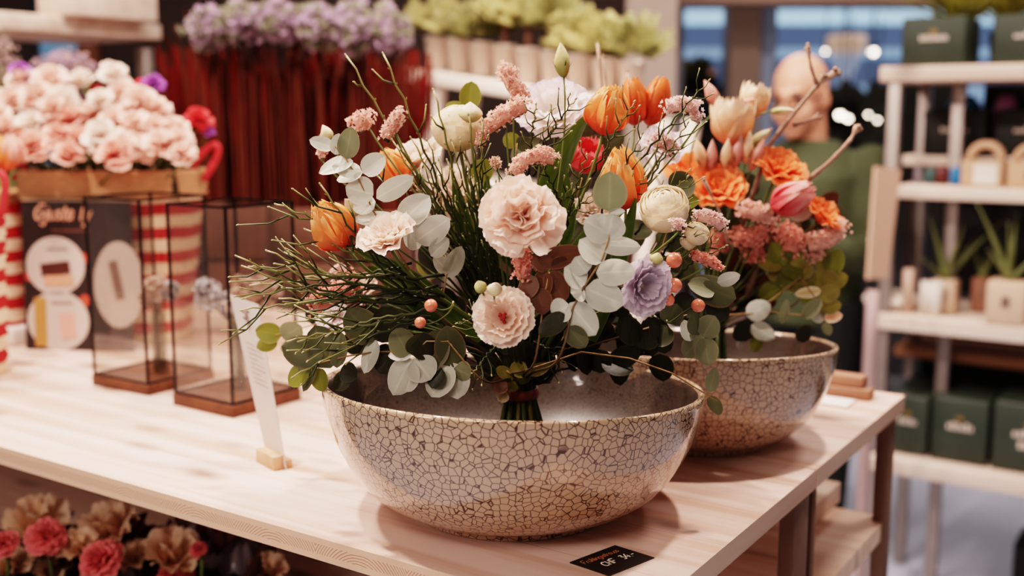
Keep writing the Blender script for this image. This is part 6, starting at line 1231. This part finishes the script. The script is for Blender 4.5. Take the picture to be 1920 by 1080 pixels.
# lamps seen as discs of light
m_glow = plain('lamp_glow', (255, 236, 214), .5, emis=(255, 236, 214), es=14.); m_glowb = plain('lamp_glow_cool', (220, 236, 255), .5, emis=(224, 238, 255), es=22.)
for k, (x, y, Yk, r_, mm, lab) in enumerate([(1637, 97, 7.6, .022, m_glow, 'warm round lamp beyond the glass right of the pendant shade'), (1548, 96, 7.6, .012, m_glow, 'faint round lamp beyond the glass left of the pendant shade'), (885, 268, 5.0, .017, m_glowb, 'bright cool lamp under the plant stand'), (912, 350, 5.0, .011, m_glowb, 'small cool lamp low behind the twigs'),
                                        (1088, 38, 5.2, .012, m_glow, 'round lamp among the plants near the pillar, left of a cluster'), (1125, 40, 5.2, .012, m_glow, 'round lamp near the pillar, first of the cluster'), (1140, 42, 5.2, .014, m_glow, 'round lamp near the pillar, second of the cluster'), (1158, 44, 5.2, .012, m_glow, 'round lamp near the pillar, rightmost of the cluster'),
                                        (622, 8, 5.2, .014, m_glowb, 'cool lamp at the top above the lilac flowers'), (1575, 215, 6.0, .018, m_glow, 'warm lamp low behind the man\'s neck'), (1590, 222, 6.0, .014, m_glow, 'second warm lamp behind the man\'s neck'), (1628, 215, 6.0, .009, m_glow, 'small warm lamp left of the shelving posts'), (1645, 225, 6.0, .009, m_glow, 'small warm lamp behind the shelving post')]):
    P = at(x, y, Yk); t = thing('ceiling_spotlight', P, lab, 'lamp', 'distant lamps'); MB().ball(P, r_, 10).build('bulb', mm, t); MB().lathe([(r_*.3, r_*2.6), (r_*.6, r_*2.4), (r_*1.1, r_*.7), (r_*1.0, r_*.6)], P, 16).build('lamp_housing', m_dark, t); MB().tube([P+ZV*r_*2.4, P+ZV*(r_*2.4+.5)], .004, 6).build('cord', m_dark, t)
P = at(1588, 66, 7.4); q = pxs(P); t = thing('pendant_lamp', P, 'cream pendant shade with a pale funnel hanging beyond the glass', 'lamp'); MB().lathe([(.02, 0), (34*q, 0), (36*q, -.02), (36*q, -30*q), (26*q, -34*q), (0.02, -34*q)], P, 24).build('lamp_shade', plain('shade_cream', (206, 176, 156), .6, emis=(214, 180, 156), es=.5), t)
MB().lathe([(26*q, -35*q), (24*q, -50*q), (12*q, -80*q), (10*q, -110*q), (0, -110*q)], P, 24).build('funnel', plain('funnel_pale', (160, 176, 204), .6, emis=(160, 176, 206), es=.5), t); MB().tube([P, P+ZV*1.0], .006, 6).build('cord', m_dark, t)
# blue window patch behind left shelf and blue-lit goods on the far right side
P = at(100, 80, 5.4); struct(MB().box((P[0], 5.45, 1.9), (.5, .06, 2.2)), 'window_3', plain('window_blue', (110, 140, 165), .4, emis=(110, 145, 175), es=.5))
# ------------------------------------------------------------------ lights
def area(n, loc, tgt, size, power, col, spread=None):
    l = bpy.data.lights.new(n, 'AREA'); l.shape = 'DISK'; l.size = size; l.energy = power; l.color = col; o = bpy.data.objects.new(n, l); C.objects.link(o); o.location = loc; d = Vector(tgt)-Vector(loc); o.rotation_euler = d.to_track_quat('-Z', 'Y').to_euler()
    if spread: l.spread = math.radians(spread)
    return o
WARM = (1, .82, .745)
cx, cy = float(Cb[0]), float(Cb[1])
area('spot_or_fill_light', (cx-.75, cy+.05, 2.95), (cx, cy, 1.1), .10, 36, WARM)
area('spot_or_fill_light', (cx-1.2, cy+.5, 2.9), (cx, cy, 1.1), .12, 26, WARM)
area('spot_or_fill_light', (cx+.62, cy+.35, 2.95), (cx, cy, 1.1), .10, 29, WARM)
area('spot_or_fill_light', (cx-.5, cy-1.5, 2.4), (cx, cy, 1.25), .7, 10, (1, .82, .72))  # unseen soft fill added in front to lift flowers and table edge
area('spot_or_fill_light', (-1.35, .1, 1.75), (-.75, 1.15, .8), .3, 7, WARM)  # unseen light added to brighten the low shelf flowers
area('spot_or_fill_light', (-1.3, 2.4, 3.0), (-.9, 2.3, 1.2), .3, 26, WARM)  # this and the lights below are added to light the background
area('spot_or_fill_light', (.1, 2.6, 3.2), (.15, 3.3, 1.4), .4, 10, WARM, 60)
area('spot_or_fill_light', (1.6, 2.6, 3.2), (1.5, 3.3, 1.0), .5, 31, WARM)
area('spot_or_fill_light', (.9, 5.2, 3.3), (.8, 5.0, 0), .8, 30, (1, .85, .75))
area('spot_or_fill_light', (3., 7.6, 4.2), (2.8, 8.8, 1), 2.5, 60, (.75, .86, 1))
w = bpy.data.worlds.new('world'); bpy.context.scene.world = w; w.use_nodes = True; bg = w.node_tree.nodes['Background']; bg.inputs[0].default_value = (.86, .67, .58, 1); bg.inputs[1].default_value = .18
# ------------------------------------------------------------------ camera
cam = bpy.data.cameras.new('camera'); co = bpy.data.objects.new('camera', cam); C.objects.link(co); co.location = (0, 0, CAMZ); co.rotation_euler = (math.pi/2-PITCH, 0, 0)
cam.sensor_width = 36; cam.lens = F*36/1920; cam.dof.use_dof = True; cam.dof.focus_distance = 1.19; cam.dof.aperture_fstop = 2.5; cam.clip_end = 60; cam.clip_start = .02
sc = bpy.context.scene; sc.camera = co
sc.view_settings.view_transform = 'Filmic'; sc.view_settings.look = 'High Contrast'; sc.view_settings.exposure = .36
sc.cycles.use_denoising = True; sc.cycles.max_bounces = 8; sc.cycles.transparent_max_bounces = 16; sc.cycles.caustics_reflective = False; sc.cycles.caustics_refractive = False; sc.cycles.sample_clamp_indirect = 6
for o in bpy.data.objects:
    if '_w' in o: del o['_w']
